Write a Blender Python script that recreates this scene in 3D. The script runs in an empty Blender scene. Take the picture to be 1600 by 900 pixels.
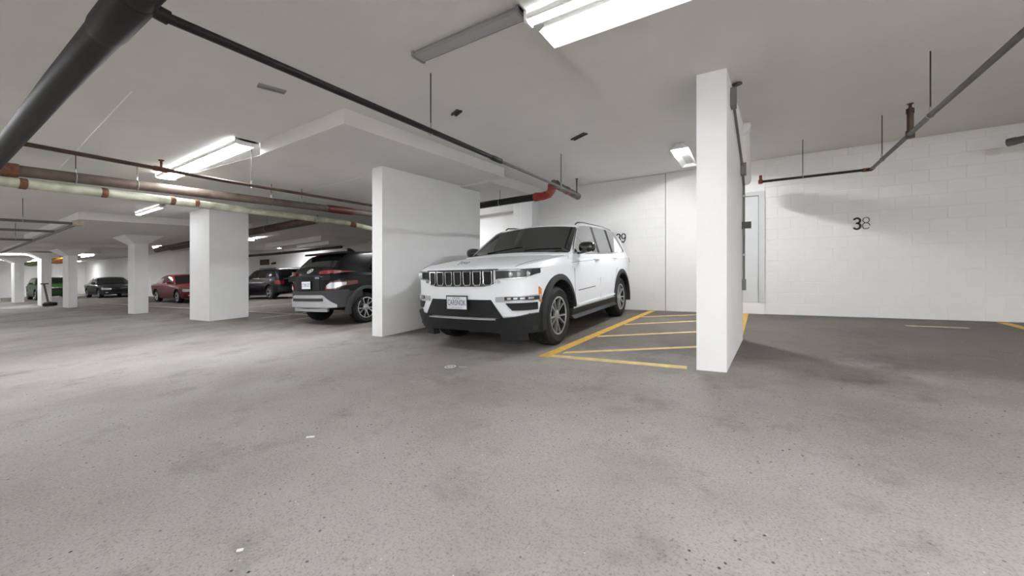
import bpy, bmesh, math, random
from mathutils import Vector, Matrix
random.seed(7)
PI = math.pi

# ------------------------------------------------------------------ camera, world, exposure
SC = bpy.context.scene
COL = SC.collection
cam = bpy.data.cameras.new('camera')
cam.sensor_width = 36.0
cam.lens = 13.5                      # ultra wide estate-agent lens
cam.shift_y = -34.5 / 1600.0
cam.clip_start = 0.05
cam.clip_end = 300
cam_o = bpy.data.objects.new('camera', cam)
COL.objects.link(cam_o)
cam_o.location = (0, 0, 1.06)
cam_o.rotation_euler = (PI / 2, 0, math.radians(31.3))
SC.camera = cam_o
wd = bpy.data.worlds.new('world')
SC.world = wd
wd.use_nodes = True
wd.node_tree.nodes['Background'].inputs[0].default_value = (0.8, 0.85, 0.9, 1)
wd.node_tree.nodes['Background'].inputs[1].default_value = 0.3
vs = SC.view_settings
vs.view_transform = 'Standard'
vs.look = 'None'
vs.gamma = 1.0
vs.use_curve_mapping = False
vs.exposure = 2.7
TUBE = 26.0                          # radiance of a fluorescent tube
LENS = 9.0                           # radiance of a diffuser lens

# ------------------------------------------------------------------ the slab: it falls gently to the left like a drained garage deck
GX, GY = 0.02615, 0.0159
KINKS = (-23.0, -4.0)
def lift(x, y):
    return GX * x + GY * y - 0.0155 * min(max(-4.0 - x, 0.0), 19.0)
CZ = 2.93                            # ceiling height above the floor

# ------------------------------------------------------------------ materials
def lin(c):
    c = c / 255.0
    return c / 12.92 if c <= 0.04045 else ((c + 0.055) / 1.055) ** 2.4
MATS = {}
def mat(name, rgb, rough=0.5, metal=0.0, var=0.0, vscale=3.0, bump=0.0, bscale=60.0, coat=0.0, emit=0.0, spec=0.5, dark=None):
    if name in MATS:
        return MATS[name]
    m = bpy.data.materials.new(name)
    m.use_nodes = True
    nt = m.node_tree
    b = nt.nodes['Principled BSDF']
    col = (lin(rgb[0]), lin(rgb[1]), lin(rgb[2]), 1)
    b.inputs['Base Color'].default_value = col
    b.inputs['Roughness'].default_value = rough
    b.inputs['Metallic'].default_value = metal
    b.inputs['Specular IOR Level'].default_value = spec
    if coat:
        b.inputs['Coat Weight'].default_value = coat
        b.inputs['Coat Roughness'].default_value = 0.04
    if emit:
        b.inputs['Emission Color'].default_value = col
        b.inputs['Emission Strength'].default_value = emit
    tc = nt.nodes.new('ShaderNodeTexCoord')
    if var:
        n = nt.nodes.new('ShaderNodeTexNoise')
        n.inputs['Scale'].default_value = vscale
        n.inputs['Detail'].default_value = 6
        n.inputs['Roughness'].default_value = 0.6
        nt.links.new(tc.outputs['Object'], n.inputs['Vector'])
        r = nt.nodes.new('ShaderNodeValToRGB')
        lo = dark if dark else tuple(v * (1 - var) for v in rgb)
        r.color_ramp.elements[0].position = 0.32
        r.color_ramp.elements[1].position = 0.68
        r.color_ramp.elements[0].color = (lin(lo[0]), lin(lo[1]), lin(lo[2]), 1)
        r.color_ramp.elements[1].color = col
        nt.links.new(n.outputs['Fac'], r.inputs['Fac'])
        nt.links.new(r.outputs['Color'], b.inputs['Base Color'])
    if bump:
        n2 = nt.nodes.new('ShaderNodeTexNoise')
        n2.inputs['Scale'].default_value = bscale
        n2.inputs['Detail'].default_value = 4
        nt.links.new(tc.outputs['Object'], n2.inputs['Vector'])
        bp = nt.nodes.new('ShaderNodeBump')
        bp.inputs['Strength'].default_value = bump
        bp.inputs['Distance'].default_value = 0.01
        nt.links.new(n2.outputs['Fac'], bp.inputs['Height'])
        nt.links.new(bp.outputs['Normal'], b.inputs['Normal'])
    MATS[name] = m
    return m

def floor_material():
    m = bpy.data.materials.new('worn_asphalt')
    m.use_nodes = True
    nt = m.node_tree
    L = nt.links.new
    b = nt.nodes['Principled BSDF']
    tc = nt.nodes.new('ShaderNodeTexCoord')
    def noise(scale, detail, rough=0.6):
        n = nt.nodes.new('ShaderNodeTexNoise')
        n.inputs['Scale'].default_value = scale
        n.inputs['Detail'].default_value = detail
        n.inputs['Roughness'].default_value = rough
        L(tc.outputs['Object'], n.inputs['Vector'])
        return n
    def ramp(src, stops):
        r = nt.nodes.new('ShaderNodeValToRGB')
        e = r.color_ramp.elements
        while len(e) < len(stops):
            e.new(0.5)
        for q, (p, c) in zip(e, stops):
            q.position = p
            q.color = (lin(c[0]), lin(c[1]), lin(c[2]), 1)
        L(src, r.inputs['Fac'])
        return r
    def mul(a, c, fac=1.0):
        x = nt.nodes.new('ShaderNodeMix')
        x.data_type = 'RGBA'
        x.blend_type = 'MULTIPLY'
        x.inputs[0].default_value = fac
        L(a, x.inputs[6])
        L(c, x.inputs[7])
        return x.outputs[2]
    big = ramp(noise(0.55, 7, 0.62).outputs['Fac'], [(0.30, (142, 137, 130)), (0.5, (163, 159, 153)), (0.72, (176, 173, 167))])
    # floor tone turns darker inside the bays (beyond the aisle)
    sx = nt.nodes.new('ShaderNodeSeparateXYZ')
    L(tc.outputs['Object'], sx.inputs[0])
    wob = noise(1.3, 5)
    ad = nt.nodes.new('ShaderNodeMath')
    ad.operation = 'MULTIPLY_ADD'
    L(wob.outputs['Fac'], ad.inputs[0])
    ad.inputs[1].default_value = 2.4
    L(sx.outputs['Y'], ad.inputs[2])
    mr = nt.nodes.new('ShaderNodeMapRange')
    mr.inputs['From Min'].default_value = 5.0
    mr.inputs['From Max'].default_value = 6.3
    L(ad.outputs[0], mr.inputs['Value'])
    bay = ramp(mr.outputs['Result'], [(0.0, (255, 255, 255)), (1.0, (178, 172, 167))])
    stain = ramp(noise(1.5, 8, 0.7).outputs['Fac'], [(0.30, (160, 157, 152)), (0.46, (255, 255, 255))])
    grit = ramp(noise(90, 3, 0.7).outputs['Fac'], [(0.30, (190, 188, 184)), (0.46, (245, 245, 245)), (0.62, (255, 255, 255))])
    vor = nt.nodes.new('ShaderNodeTexVoronoi')
    vor.inputs['Scale'].default_value = 26
    L(tc.outputs['Object'], vor.inputs['Vector'])
    pit = ramp(vor.outputs['Distance'], [(0.035, (120, 118, 114)), (0.085, (255, 255, 255))])
    c = mul(big.outputs['Color'], bay.outputs['Color'])
    c = mul(c, stain.outputs['Color'], 0.5)
    c = mul(c, grit.outputs['Color'], 0.9)
    c = mul(c, pit.outputs['Color'], 0.32)
    v2 = nt.nodes.new('ShaderNodeTexVoronoi')
    v2.inputs['Scale'].default_value = 16
    L(tc.outputs['Object'], v2.inputs['Vector'])
    p2 = ramp(v2.outputs['Distance'], [(0.05, (70, 68, 64)), (0.13, (255, 255, 255))])
    clus = ramp(noise(1.1, 4).outputs['Fac'], [(0.42, (0, 0, 0)), (0.56, (255, 255, 255))])
    x = nt.nodes.new('ShaderNodeMix'); x.data_type = 'RGBA'; x.blend_type = 'MULTIPLY'
    L(clus.outputs['Color'], x.inputs[0]); L(c, x.inputs[6]); L(p2.outputs['Color'], x.inputs[7])
    c = x.outputs[2]
    v3 = nt.nodes.new('ShaderNodeTexVoronoi')
    v3.inputs['Scale'].default_value = 17
    mp_ = nt.nodes.new('ShaderNodeMapping'); mp_.inputs['Location'].default_value = (3.3, 1.7, 0)
    L(tc.outputs['Object'], mp_.inputs['Vector']); L(mp_.outputs['Vector'], v3.inputs['Vector'])
    p3 = ramp(v3.outputs['Distance'], [(0.035, (255, 255, 255)), (0.07, (0, 0, 0))])
    x = nt.nodes.new('ShaderNodeMix'); x.data_type = 'RGBA'
    L(p3.outputs['Color'], x.inputs[0]); L(c, x.inputs[6]); x.inputs[7].default_value = (.62, .60, .56, 1)
    c = x.outputs[2]
    L(c, b.inputs['Base Color'])
    b.inputs['Roughness'].default_value = 0.78
    b.inputs['Specular IOR Level'].default_value = 0.35
    bp = nt.nodes.new('ShaderNodeBump')
    bp.inputs['Strength'].default_value = 0.5
    bp.inputs['Distance'].default_value = 0.006
    L(noise(70, 5, 0.75).outputs['Fac'], bp.inputs['Height'])
    L(bp.outputs['Normal'], b.inputs['Normal'])
    MATS['floor'] = m
    return m

floor_material()
mat('ceiling', (226, 224, 220), 0.9, var=0.025, vscale=1.2, bump=0.12, bscale=90)
mat('wall', (240, 239, 236), 0.7, var=0.02, vscale=1.5, bump=0.15, bscale=120)
mat('block', (238, 237, 234), 0.62, var=0.02, vscale=2.0, bump=0.35, bscale=70)
mat('mortar', (232, 231, 228), 0.8)
mat('column', (243, 243, 242), 0.65, var=0.02, vscale=2.0, bump=0.12, bscale=80)
mat('door_paint', (212, 214, 213), 0.45)
mat('frame_paint', (204, 206, 205), 0.45)
mat('yellow_paint', (232, 186, 84), 0.75, var=0.12, vscale=9, bump=0.3, bscale=90)
mat('pale_yellow', (236, 208, 140), 0.75, var=0.14, vscale=9, bump=0.3, bscale=90)
mat('worn_cream', (196, 184, 158), 0.8, var=0.2, vscale=20)
mat('black_paint', (22, 22, 22), 0.6)
mat('grey_stroke', (84, 80, 76), 0.6)
mat('main_pipe', (36, 34, 32), 0.55, metal=0.0, spec=0.25, var=0.25, vscale=6)
mat('black_pipe', (34, 33, 32), 0.42, metal=0.3, var=0.2, vscale=8)
mat('steel_grey', (112, 110, 106), 0.5, metal=0.4, var=0.15, vscale=9)
mat('brown_pipe', (104, 90, 80), 0.6, var=0.35, vscale=5, dark=(70, 58, 50))
mat('thin_brown', (96, 76, 64), 0.5, metal=0.2, var=0.3, vscale=4, dark=(52, 38, 32))
mat('green_pipe', (196, 198, 178), 0.6, var=0.3, vscale=4, dark=(142, 142, 122))
mat('rust', (116, 78, 54), 0.8, var=0.4, vscale=18, dark=(78, 50, 34))
mat('red_fitting', (164, 58, 44), 0.5, var=0.2, vscale=9)
mat('dark_red', (92, 28, 22), 0.5, var=0.2, vscale=9)
mat('galv', (176, 176, 172), 0.4, metal=0.7)
mat('rod', (74, 72, 70), 0.5, metal=0.6)
mat('fixture_white', (232, 232, 230), 0.45)
mat('fixture_grey', (150, 149, 146), 0.5)
mat('reflector', (244, 244, 242), 0.35)
mat('conduit', (112, 112, 108), 0.5, metal=0.3)
mat('copper', (128, 70, 48), 0.45, metal=0.5)
mat('pvc_white', (238, 237, 233), 0.4)
def lamp(kind, power):
    return kind and (mat(f'{kind}_{power:g}', (247, 249, 254), 0.45, emit=(TUBE if kind == 'tube' else LENS) * power), f'{kind}_{power:g}')[1]
mat('faded_lens', (168, 167, 165), 0.35)
# vehicles
mat('paint_white', (240, 243, 246), 0.32, coat=0.25, spec=0.35)
mat('paint_black', (8, 9, 10), 0.3, coat=0.2, spec=0.2)
mat('paint_red', (104, 12, 18), 0.35, coat=0.25, spec=0.3)
mat('paint_navy', (9, 10, 18), 0.3, coat=0.4, spec=0.3)
mat('paint_sedan', (9, 9, 10), 0.3, coat=0.5, spec=0.3)
mat('paint_green', (30, 62, 20), 0.35, coat=0.3, spec=0.3)
mat('glass', (14, 16, 17), 0.04, coat=0.6, spec=0.6)
mat('glass_side', (66, 70, 70), 0.05, coat=0.8, spec=0.7)
mat('cladding', (30, 31, 32), 0.6, bump=0.2, bscale=300)
mat('cladding_grey', (48, 49, 51), 0.55, bump=0.2, bscale=300)
mat('well', (9, 9, 9), 0.9)
mat('rubber', (26, 26, 26), 0.75, bump=0.2, bscale=200)
mat('rim_dark', (24, 24, 25), 0.4, metal=0.4)
mat('alloy', (196, 197, 198), 0.28, metal=0.85)
mat('chrome', (214, 216, 218), 0.12, metal=1.0)
mat('satin_silver', (196, 197, 198), 0.35, metal=0.6)
mat('spoiler_black', (8, 8, 9), 0.6, spec=0.15)
mat('badge_silver', (214, 216, 218), 0.35, metal=0.1)
mat('gloss_black', (8, 8, 9), 0.1, coat=1.0)
mat('mesh_black', (9, 9, 10), 0.6, bump=0.6, bscale=120)
mat('lamp_dark', (26, 28, 30), 0.06, coat=1.0)
mat('lamp_clear', (206, 210, 214), 0.12, metal=0.5, coat=1.0)
mat('lamp_red', (120, 8, 14), 0.1, coat=1.0)
mat('lamp_deep_red', (96, 14, 16), 0.12, coat=1.0)
mat('amber', (226, 140, 44), 0.2, coat=0.8)
mat('seam', (96, 99, 102), 0.8)
mat('plate_white', (226, 228, 230), 0.4)
mat('plate_blue', (36, 62, 112), 0.5)
mat('litter_white', (236, 236, 232), 0.6)
mat('kayak_green', (104, 124, 40), 0.4)
mat('kayak_yellow', (176, 116, 34), 0.4)
mat('board_brown', (84, 60, 28), 0.6)
mat('machine_grey', (196, 196, 192), 0.4)

# ------------------------------------------------------------------ mesh builder
def world_loc(o):
    p = Vector((0, 0, 0))
    while o is not None:
        p = p + o.location
        o = o.parent
    return p

class MB:
    def __init__(self):
        self.v, self.f, self.mi = [], [], []
        self.cur = 0
    def face(self, idx):
        self.f.append(tuple(idx))
        self.mi.append(self.cur)
    def add(self, verts, faces):
        o = len(self.v)
        self.v.extend(tuple(p) for p in verts)
        for q in faces:
            self.face([i + o for i in q])
        return self
    def box(self, x0, x1, y0, y1, z0, z1):
        xs = [x0] + [k for k in KINKS if x0 + 1e-4 < k < x1 - 1e-4] + [x1]
        n = len(xs)
        V = []
        for x in xs:
            V += [(x, y0, z0), (x, y1, z0), (x, y1, z1), (x, y0, z1)]
        F = [(0, 3, 2, 1), tuple(4 * (n - 1) + i for i in (0, 1, 2, 3))]
        for i in range(n - 1):
            a, b = 4 * i, 4 * (i + 1)
            for j in range(4):
                k = (j + 1) % 4
                F.append((a + j, a + k, b + k, b + j))
        return self.add(V, [q[::-1] for q in F] if False else F)
    def prism(self, poly, z0, z1):              # poly in xy, counter-clockwise
        n = len(poly)
        V = [(x, y, z0) for x, y in poly] + [(x, y, z1) for x, y in poly]
        F = [tuple(range(n))[::-1], tuple(range(n, 2 * n))]
        for i in range(n):
            j = (i + 1) % n
            F.append((i, j, n + j, n + i))
        return self.add(V, F)
    def hull(self, bottom, top):                # two matching rings of 3d points
        n = len(bottom)
        F = [tuple(range(n))[::-1], tuple(range(n, 2 * n))]
        for i in range(n):
            j = (i + 1) % n
            F.append((i, j, n + j, n + i))
        return self.add(list(bottom) + list(top), F)
    def tube(self, pts, r, n=12, cap=True):
        P = [Vector(p) for p in pts]
        m = len(P)
        rs = r if isinstance(r, (list, tuple)) else [r] * m
        T = []
        for i in range(m):
            t = (P[min(i + 1, m - 1)] - P[max(i - 1, 0)])
            T.append(t.normalized())
        ref = Vector((0, 0, 1)) if abs(T[0].z) < 0.9 else Vector((1, 0, 0))
        u = T[0].cross(ref).normalized()
        V = []
        for i in range(m):
            u = (u - T[i] * u.dot(T[i])).normalized()
            w = T[i].cross(u)
            for k in range(n):
                a = 2 * PI * k / n
                V.append(P[i] + (u * math.cos(a) + w * math.sin(a)) * rs[i])
        F = []
        for i in range(m - 1):
            for k in range(n):
                k2 = (k + 1) % n
                F.append((i * n + k, i * n + k2, (i + 1) * n + k2, (i + 1) * n + k))
        if cap:
            F.append(tuple(range(n))[::-1])
            F.append(tuple((m - 1) * n + k for k in range(n)))
        return self.add(V, F)
    def lathe(self, prof, axis='z', c=(0, 0, 0), n=24, closed=False):   # prof: (radius, along)
        V, F = [], []
        m = len(prof)
        for (r, h) in prof:
            for k in range(n):
                a = 2 * PI * k / n
                p, q = r * math.cos(a), r * math.sin(a)
                if axis == 'z': V.append((c[0] + p, c[1] + q, c[2] + h))
                elif axis == 'y': V.append((c[0] + p, c[1] + h, c[2] + q))
                else: V.append((c[0] + h, c[1] + p, c[2] + q))
        for i in range(m if closed else m - 1):
            i2 = (i + 1) % m
            for k in range(n):
                k2 = (k + 1) % n
                F.append((i * n + k, i * n + k2, i2 * n + k2, i2 * n + k))
        if not closed:
            F.append(tuple(range(n))[::-1])
            F.append(tuple((m - 1) * n + k for k in range(n)))
        return self.add(V, F)
    def ring_loft(self, rings):                 # closed rings of equal length, capped at both ends
        n = len(rings[0])
        V = [p for r in rings for p in r]
        F = []
        for i in range(len(rings) - 1):
            for k in range(n):
                k2 = (k + 1) % n
                F.append((i * n + k, i * n + k2, (i + 1) * n + k2, (i + 1) * n + k))
        F.append(tuple(range(n))[::-1])
        F.append(tuple((len(rings) - 1) * n + k for k in range(n)))
        return self.add(V, F)
    def sheet(self, front, back):               # two grids [rows][cols] of 3d points make a solid panel
        R, Cn = len(front), len(front[0])
        V = [p for r in front for p in r] + [p for r in back for p in r]
        o = R * Cn
        F = []
        for i in range(R - 1):
            for j in range(Cn - 1):
                a, b, c, d = i * Cn + j, i * Cn + j + 1, (i + 1) * Cn + j + 1, (i + 1) * Cn + j
                F.append((a, b, c, d))
                F.append((o + d, o + c, o + b, o + a))
        for j in range(Cn - 1):
            a, b = j, j + 1
            F.append((b, a, o + a, o + b))
            a, b = (R - 1) * Cn + j, (R - 1) * Cn + j + 1
            F.append((a, b, o + b, o + a))
        for i in range(R - 1):
            a, b = i * Cn, (i + 1) * Cn
            F.append((a, b, o + b, o + a))
            a, b = i * Cn + Cn - 1, (i + 1) * Cn + Cn - 1
            F.append((b, a, o + a, o + b))
        return self.add(V, F)
    def ribbon(self, pts, w, conv, t=0.003):    # flat stroke in a (u,v) plane; conv(u,v,h) -> 3d
        n = len(pts)
        Lf, Rt = [], []
        for i in range(n):
            a, b = pts[max(i - 1, 0)], pts[min(i + 1, n - 1)]
            dx, dy = b[0] - a[0], b[1] - a[1]
            l = math.hypot(dx, dy) or 1
            ww = w[i] if isinstance(w, (list, tuple)) else w
            nx, ny = -dy / l * ww / 2, dx / l * ww / 2
            Lf.append((pts[i][0] + nx, pts[i][1] + ny))
            Rt.append((pts[i][0] - nx, pts[i][1] - ny))
        fr = [[conv(u, v, t) for u, v in Lf], [conv(u, v, t) for u, v in Rt]]
        bk = [[conv(u, v, -t) for u, v in Lf], [conv(u, v, -t) for u, v in Rt]]
        return self.sheet(fr, bk)
    def mesh(self, name, mats, angle=35, lifted=False, origin=Vector((0, 0, 0))):
        me = bpy.data.meshes.new(name)
        if lifted:
            V = [(x - origin.x, y - origin.y, z + lift(x, y) - origin.z) for x, y, z in self.v]
        else:
            V = self.v
        me.from_pydata(V, [], self.f)
        for m in (mats if isinstance(mats, (list, tuple)) else [mats]):
            me.materials.append(MATS[m])
        me.polygons.foreach_set('material_index', self.mi)
        bm = bmesh.new()
        bm.from_mesh(me)
        bmesh.ops.recalc_face_normals(bm, faces=bm.faces)
        bm.to_mesh(me)
        bm.free()
        if angle:
            me.polygons.foreach_set('use_smooth', [True] * len(me.polygons))
            me.set_sharp_from_angle(angle=math.radians(angle))
        me.update()
        return me
    def build(self, name, mats, parent=None, angle=35, lifted=True):     # place geometry: plan coordinates, laid on the slab
        org = world_loc(parent) if (parent is not None and lifted) else Vector((0, 0, 0))
        me = self.mesh(name, mats, angle, lifted, org)
        return obj(name, me, parent)
    def part(self, name, mats, parent, angle=35):                        # vehicle part: coordinates of its vehicle
        return obj(name, self.mesh(name, mats, angle), parent)

def obj(name, me, parent=None, loc=(0, 0, 0), rot=None):
    o = bpy.data.objects.new(name, me)
    COL.objects.link(o)
    o.parent = parent
    o.location = loc
    if rot: o.rotation_euler = rot
    return o
def tag(o, label=None, cat=None, group=None, kind=None):
    if label: o['label'] = label
    if cat: o['category'] = cat
    if group: o['group'] = group
    if kind: o['kind'] = kind
    return o
def thing(name, label, cat, x, y, z=0.0, group=None):
    o = bpy.data.objects.new(name, None)
    o.empty_display_size = 0.1
    COL.objects.link(o)
    o.location = (x, y, z + lift(x, y))
    return tag(o, label, cat, group)
def struct(o):
    o['kind'] = 'structure'
    return o
def B(*a):
    return MB().box(*a)

# ------------------------------------------------------------------ structure: floor, ceiling, walls
XL, XR, YF = -52.0, 6.5, -8.0
floor = MB()
floor.box(XL - .3, XR + .3, YF - .3, 14.4, -0.3, 0.0)
floor = struct(floor.build('floor', 'floor', angle=0))
ceil = struct(B(XL - .3, XR + .3, YF - .3, 14.4, CZ, CZ + 0.25).build('ceiling', 'ceiling', angle=0))

def block_wall(name, x0, x1, y, xblock_end, parity=0):
    """painted block wall facing -y; single blocks up to xblock_end, joined beyond"""
    w = struct(B(x0, x1, y + 0.004, y + 0.2, 0, CZ).build(name, 'mortar', angle=0))
    L, Hh, g = 0.40, 0.2, 0.0035
    cache = {}
    far = MB()
    nfar = 0
    rows = int(math.ceil(CZ / Hh))
    for r in range(rows):
        z0 = r * Hh
        z1 = min(z0 + Hh, CZ)
        x = x0 - (L / 2 if (r + parity) % 2 else 0)
        while x < x1 - 0.01:
            a, b = max(x, x0) + g / 2, min(x + L, x1) - g / 2
            x += L
            if b - a < 0.02:
                continue
            c = 0.004
            za, zb = z0 + g / 2, z1 - g / 2
            if a > xblock_end:
                d = random.uniform(-.0006, .0006)
                far.hull([(a, y + .004, za), (b, y + .004, za), (b, y + .004, zb), (a, y + .004, zb)],
                         [(a + c, y + d, za + c), (b - c, y + d, za + c), (b - c, y + d, zb - c), (a + c, y + d, zb - c)])
                nfar += 1
                continue
            ww, hh = round(b - a, 3), round(zb - za, 3)
            key = (ww, hh)
            if key not in cache:
                m = MB()
                m.hull([(0, .005, 0), (ww, .005, 0), (ww, .005, hh), (0, .005, hh)],
                       [(c, 0, c), (ww - c, 0, c), (ww - c, 0, hh - c), (c, 0, hh - c)])
                sl = GX + (0.0155 if -23 < a < -4 else 0)
                m.v = [(px, py, pz + sl * px + GY * py) for px, py, pz in m.v]
                cache[key] = m.mesh('block', 'block', 0)
            yy = y + random.uniform(-.0008, .0008)
            obj('block', cache[key], w, (a, yy, za + lift(a, yy)))
    if nfar:
        tag(far.build('block_courses', 'block', w, 0), kind='stuff')
    return w
WY = 8.7
block_wall('wall_back_right', 0.31, XR, WY, 3.75)
block_wall('wall_back_left', -5.25, -1.456, WY, 99, 1)
smooth = struct(MB().box(-1.456, 0.31, WY - 0.004, WY + 0.2, 0, 0.21).box(-1.456, -0.62, WY - 0.004, WY + 0.2, 0.21, CZ)
                .box(-0.62, 0.31, WY - 0.004, WY + 0.2, 2.33, CZ).build('wall_back_smooth', 'wall', angle=0))
MB().tube([(-1.456, WY - .002, 0), (-1.456, WY - .002, CZ)], 0.006, 6).build('control_joint', 'grey_stroke', smooth)
struct(B(-9.0, -5.25, WY + 0.35, WY + 0.55, 0, CZ).build('wall_back_recess', 'wall', angle=0))
struct(B(-9.0, -8.8, WY + .35, 14.2, 0, CZ).build('wall_return_right', 'wall', angle=0))
struct(B(-29.5, -9.0, 14.0, 14.2, 0, CZ).build('wall_far', 'wall', angle=0))
struct(B(-29.7, -29.5, 9.8, 14.2, 0, CZ).build('wall_return_left', 'wall', angle=0))
struct(B(XL, -29.7, 9.8, 10.0, 0, CZ).build('wall_far_left', 'wall', angle=0))
struct(B(XL - .2, XL, YF, 10.0, 0, CZ).build('wall_left', 'wall', angle=0))
struct(B(XL, XR, YF - .2, YF, 0, CZ).build('wall_front', 'wall', angle=0))
struct(B(XR, XR + .2, YF, WY + .2, 0, CZ).build('wall_right', 'wall', angle=0))

# door in the back wall, up on a small curb
dr = struct(B(-0.575, 0.215, WY - 0.002, WY + 0.045, 0.215, 2.26).build('door_1', 'door_paint', angle=0))
fr = MB()
fr.box(0.215, 0.31, WY - 0.03, WY + 0.05, 0.215, 2.335).box(-0.67, -0.575, WY - 0.03, WY + 0.05, 0.215, 2.335)
fr.box(-0.575, 0.215, WY - 0.03, WY + 0.05, 2.26, 2.335)
fr.build('door_frame', 'frame_paint', dr, 0)
MB().box(0.208, 0.214, WY - 0.012, WY - 0.001, 0.215, 2.255).box(-0.57, 0.214, WY - 0.012, WY - 0.001, 2.25, 2.256).build('door_stop', 'seam', dr, 0)
MB().tube([(-.5, WY - .002, 1.2), (-.5, WY - .06, 1.2), (-.38, WY - .06, 1.2)], .01, 8).build('door_handle', 'galv', dr)

# ceiling parts: drop panels and beams
def drop(name, *a):
    return B(*a).build(name, 'ceiling', ceil, 0)
drop('drop_panel', -5.80, -3.93, 2.76, 6.18, 2.75, CZ + .01)          # over the long pier
drop('drop_panel', -1.32, .15, -2.2, 5.9, 2.85, CZ + .01)             # over the near pillar
drop('beam', -5.25, -4.27, 6.18, 9.0, 2.72, CZ + .01)                 # pier to wall column
drop('beam', -9.0, -5.25, 8.75, 9.1, 2.55, CZ + .01)
drop('drop_panel', -21.5, -14.4, 2.6, 6.6, 2.74, CZ + .01)            # round the flared column
drop('drop_panel', -21.8, -16.8, 10.6, 13.2, 2.70, CZ + .01)
drop('drop_panel', -19.5, -16.8, 11.0, 12.6, 2.55, 2.71)
for x in (-27.6, -34.0, -41.0):
    drop('drop_panel', x - 2.2, x + 2.2, 3.0, 6.6, 2.80, CZ + .01)
# construction joints of the ceiling slab
for (xa, ya, xb, yb) in ((-9.9, 2.7, -5.9, 3.1), (-12.0, 4.9, -6.0, 4.9), (-5.2, 1.3, -9.5, 1.5)):
    m = MB(); m.tube([(xa, ya, CZ), (xb, yb, CZ)], 0.008, 6); m.build('ceiling_joint', 'fixture_white', ceil)

# ------------------------------------------------------------------ columns
def column_box(label, poly, top=CZ, extra=None, mname='column'):
    cx = sum(p[0] for p in poly) / len(poly); cy = sum(p[1] for p in poly) / len(poly)
    t = thing('concrete_column', label, 'pillar', cx, cy)
    MB().prism(poly, 0, top).build('shaft', mname, t, 0)
    return t
column_box('white square pillar standing between the hatched zone and bay 38', [(-.405, 4.10), (-.150, 4.115), (-.030, 5.86), (-.285, 5.86)], 2.85)
column_box('long white wall pier between the white SUV and the black hatchback', [(-5.23, 4.19), (-4.99, 4.19), (-4.99, 6.85), (-5.23, 6.85)], 2.75 + .0)
column_box('thick white pillar left of the black hatchback', [(-13.0, 4.40), (-11.72, 4.37), (-11.70, 5.27), (-13.0, 5.3)])
column_box('white column against the back wall behind the white SUV', [(-4.86, 8.35), (-4.50, 8.35), (-4.50, 8.70), (-4.86, 8.70)], 2.72)

def flared(label, x0, x1, y0, y1, top, cap=0.34, ch=0.28):
    t = thing('flared_column', label, 'pillar', (x0 + x1) / 2, (y0 + y1) / 2)
    MB().box(x0, x1, y0, y1, 0, top - ch).build('shaft', 'column', t, 0)
    z = top - ch
    m = MB()
    m.hull([(x0, y0, z), (x1, y0, z), (x1, y1, z), (x0, y1, z)],
           [(x0 - cap, y0 - cap, top), (x1 + cap, y0 - cap, top), (x1 + cap, y1 + cap, top), (x0 - cap, y1 + cap, top)])
    m.build('capital', 'column', t, 0)
flared('flared white column nearest the thick pillar, beside the red sedan', -18.95, -18.25, 4.62, 4.98, 2.74)
flared('flared white column just left of the black sedan', -28.7, -27.62, 4.66, 4.95, 2.80, .4, .3)
flared('flared white column with the floor scrubber at its foot', -33.0, -32.0, 4.45, 4.80, 2.80, .5, .3)
flared('flared white column left of the green car', -40.4, -39.2, 4.38, 4.75, 2.80, .5, .3)
column_box('white wall pier at the far left end of the garage', [(-46.5, 3.9), (-44.0, 3.9), (-44.0, 4.3), (-46.5, 4.3)])

# ------------------------------------------------------------------ painted lines (thin paint on the floor)
def line(label, poly, m='yellow_paint'):
    o = MB().prism(poly, 0.0, 0.003).build('painted_line', m, floor, 0)
    o['label'] = label
    return o
line('yellow line along the white SUV', [(-2.06, 3.97), (-1.93, 3.97), (-1.66, 8.66), (-1.78, 8.66)])
line('pale yellow front line of the hatched zone', [(-1.93, 4.0), (-0.49, 4.09), (-0.50, 4.2), (-1.93, 4.11)], 'pale_yellow')
for (xa, ya, xb, yb) in ((-1.86, 4.26, -.35, 5.30), (-1.83, 5.40, -.30, 6.50), (-1.76, 6.60, -.25, 7.75), (-1.71, 7.62, -.2, 8.66)):
    line('pale yellow hatch stroke', [(xa, ya - .05), (xb, yb - .05), (xb, yb + .05), (xa, ya + .05)], 'pale_yellow')
line('yellow line behind the near pillar', [(-.14, 5.9), (-.04, 5.9), (.05, 8.66), (-.05, 8.66)])
line('yellow line at the right edge', [(3.16, 4.2), (3.27, 4.2), (3.30, 8.62), (3.19, 8.62)])
line('worn cream stroke before the block wall', [(2.02, 7.80), (2.66, 7.82), (2.66, 7.92), (2.02, 7.90)], 'worn_cream')
for (xa, xb) in ((-10.9, -10.8), (-15.9, -15.8), (-9.4, -9.3)):
    line('faded bay line', [(xa, 5.2), (xb, 5.2), (xb, 9.3), (xa, 9.3)], 'worn_cream')
line('faded aisle line', [(-30, 6.2), (-9.0, 5.9), (-9.0, 6.0), (-30, 6.3)], 'worn_cream')

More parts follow.
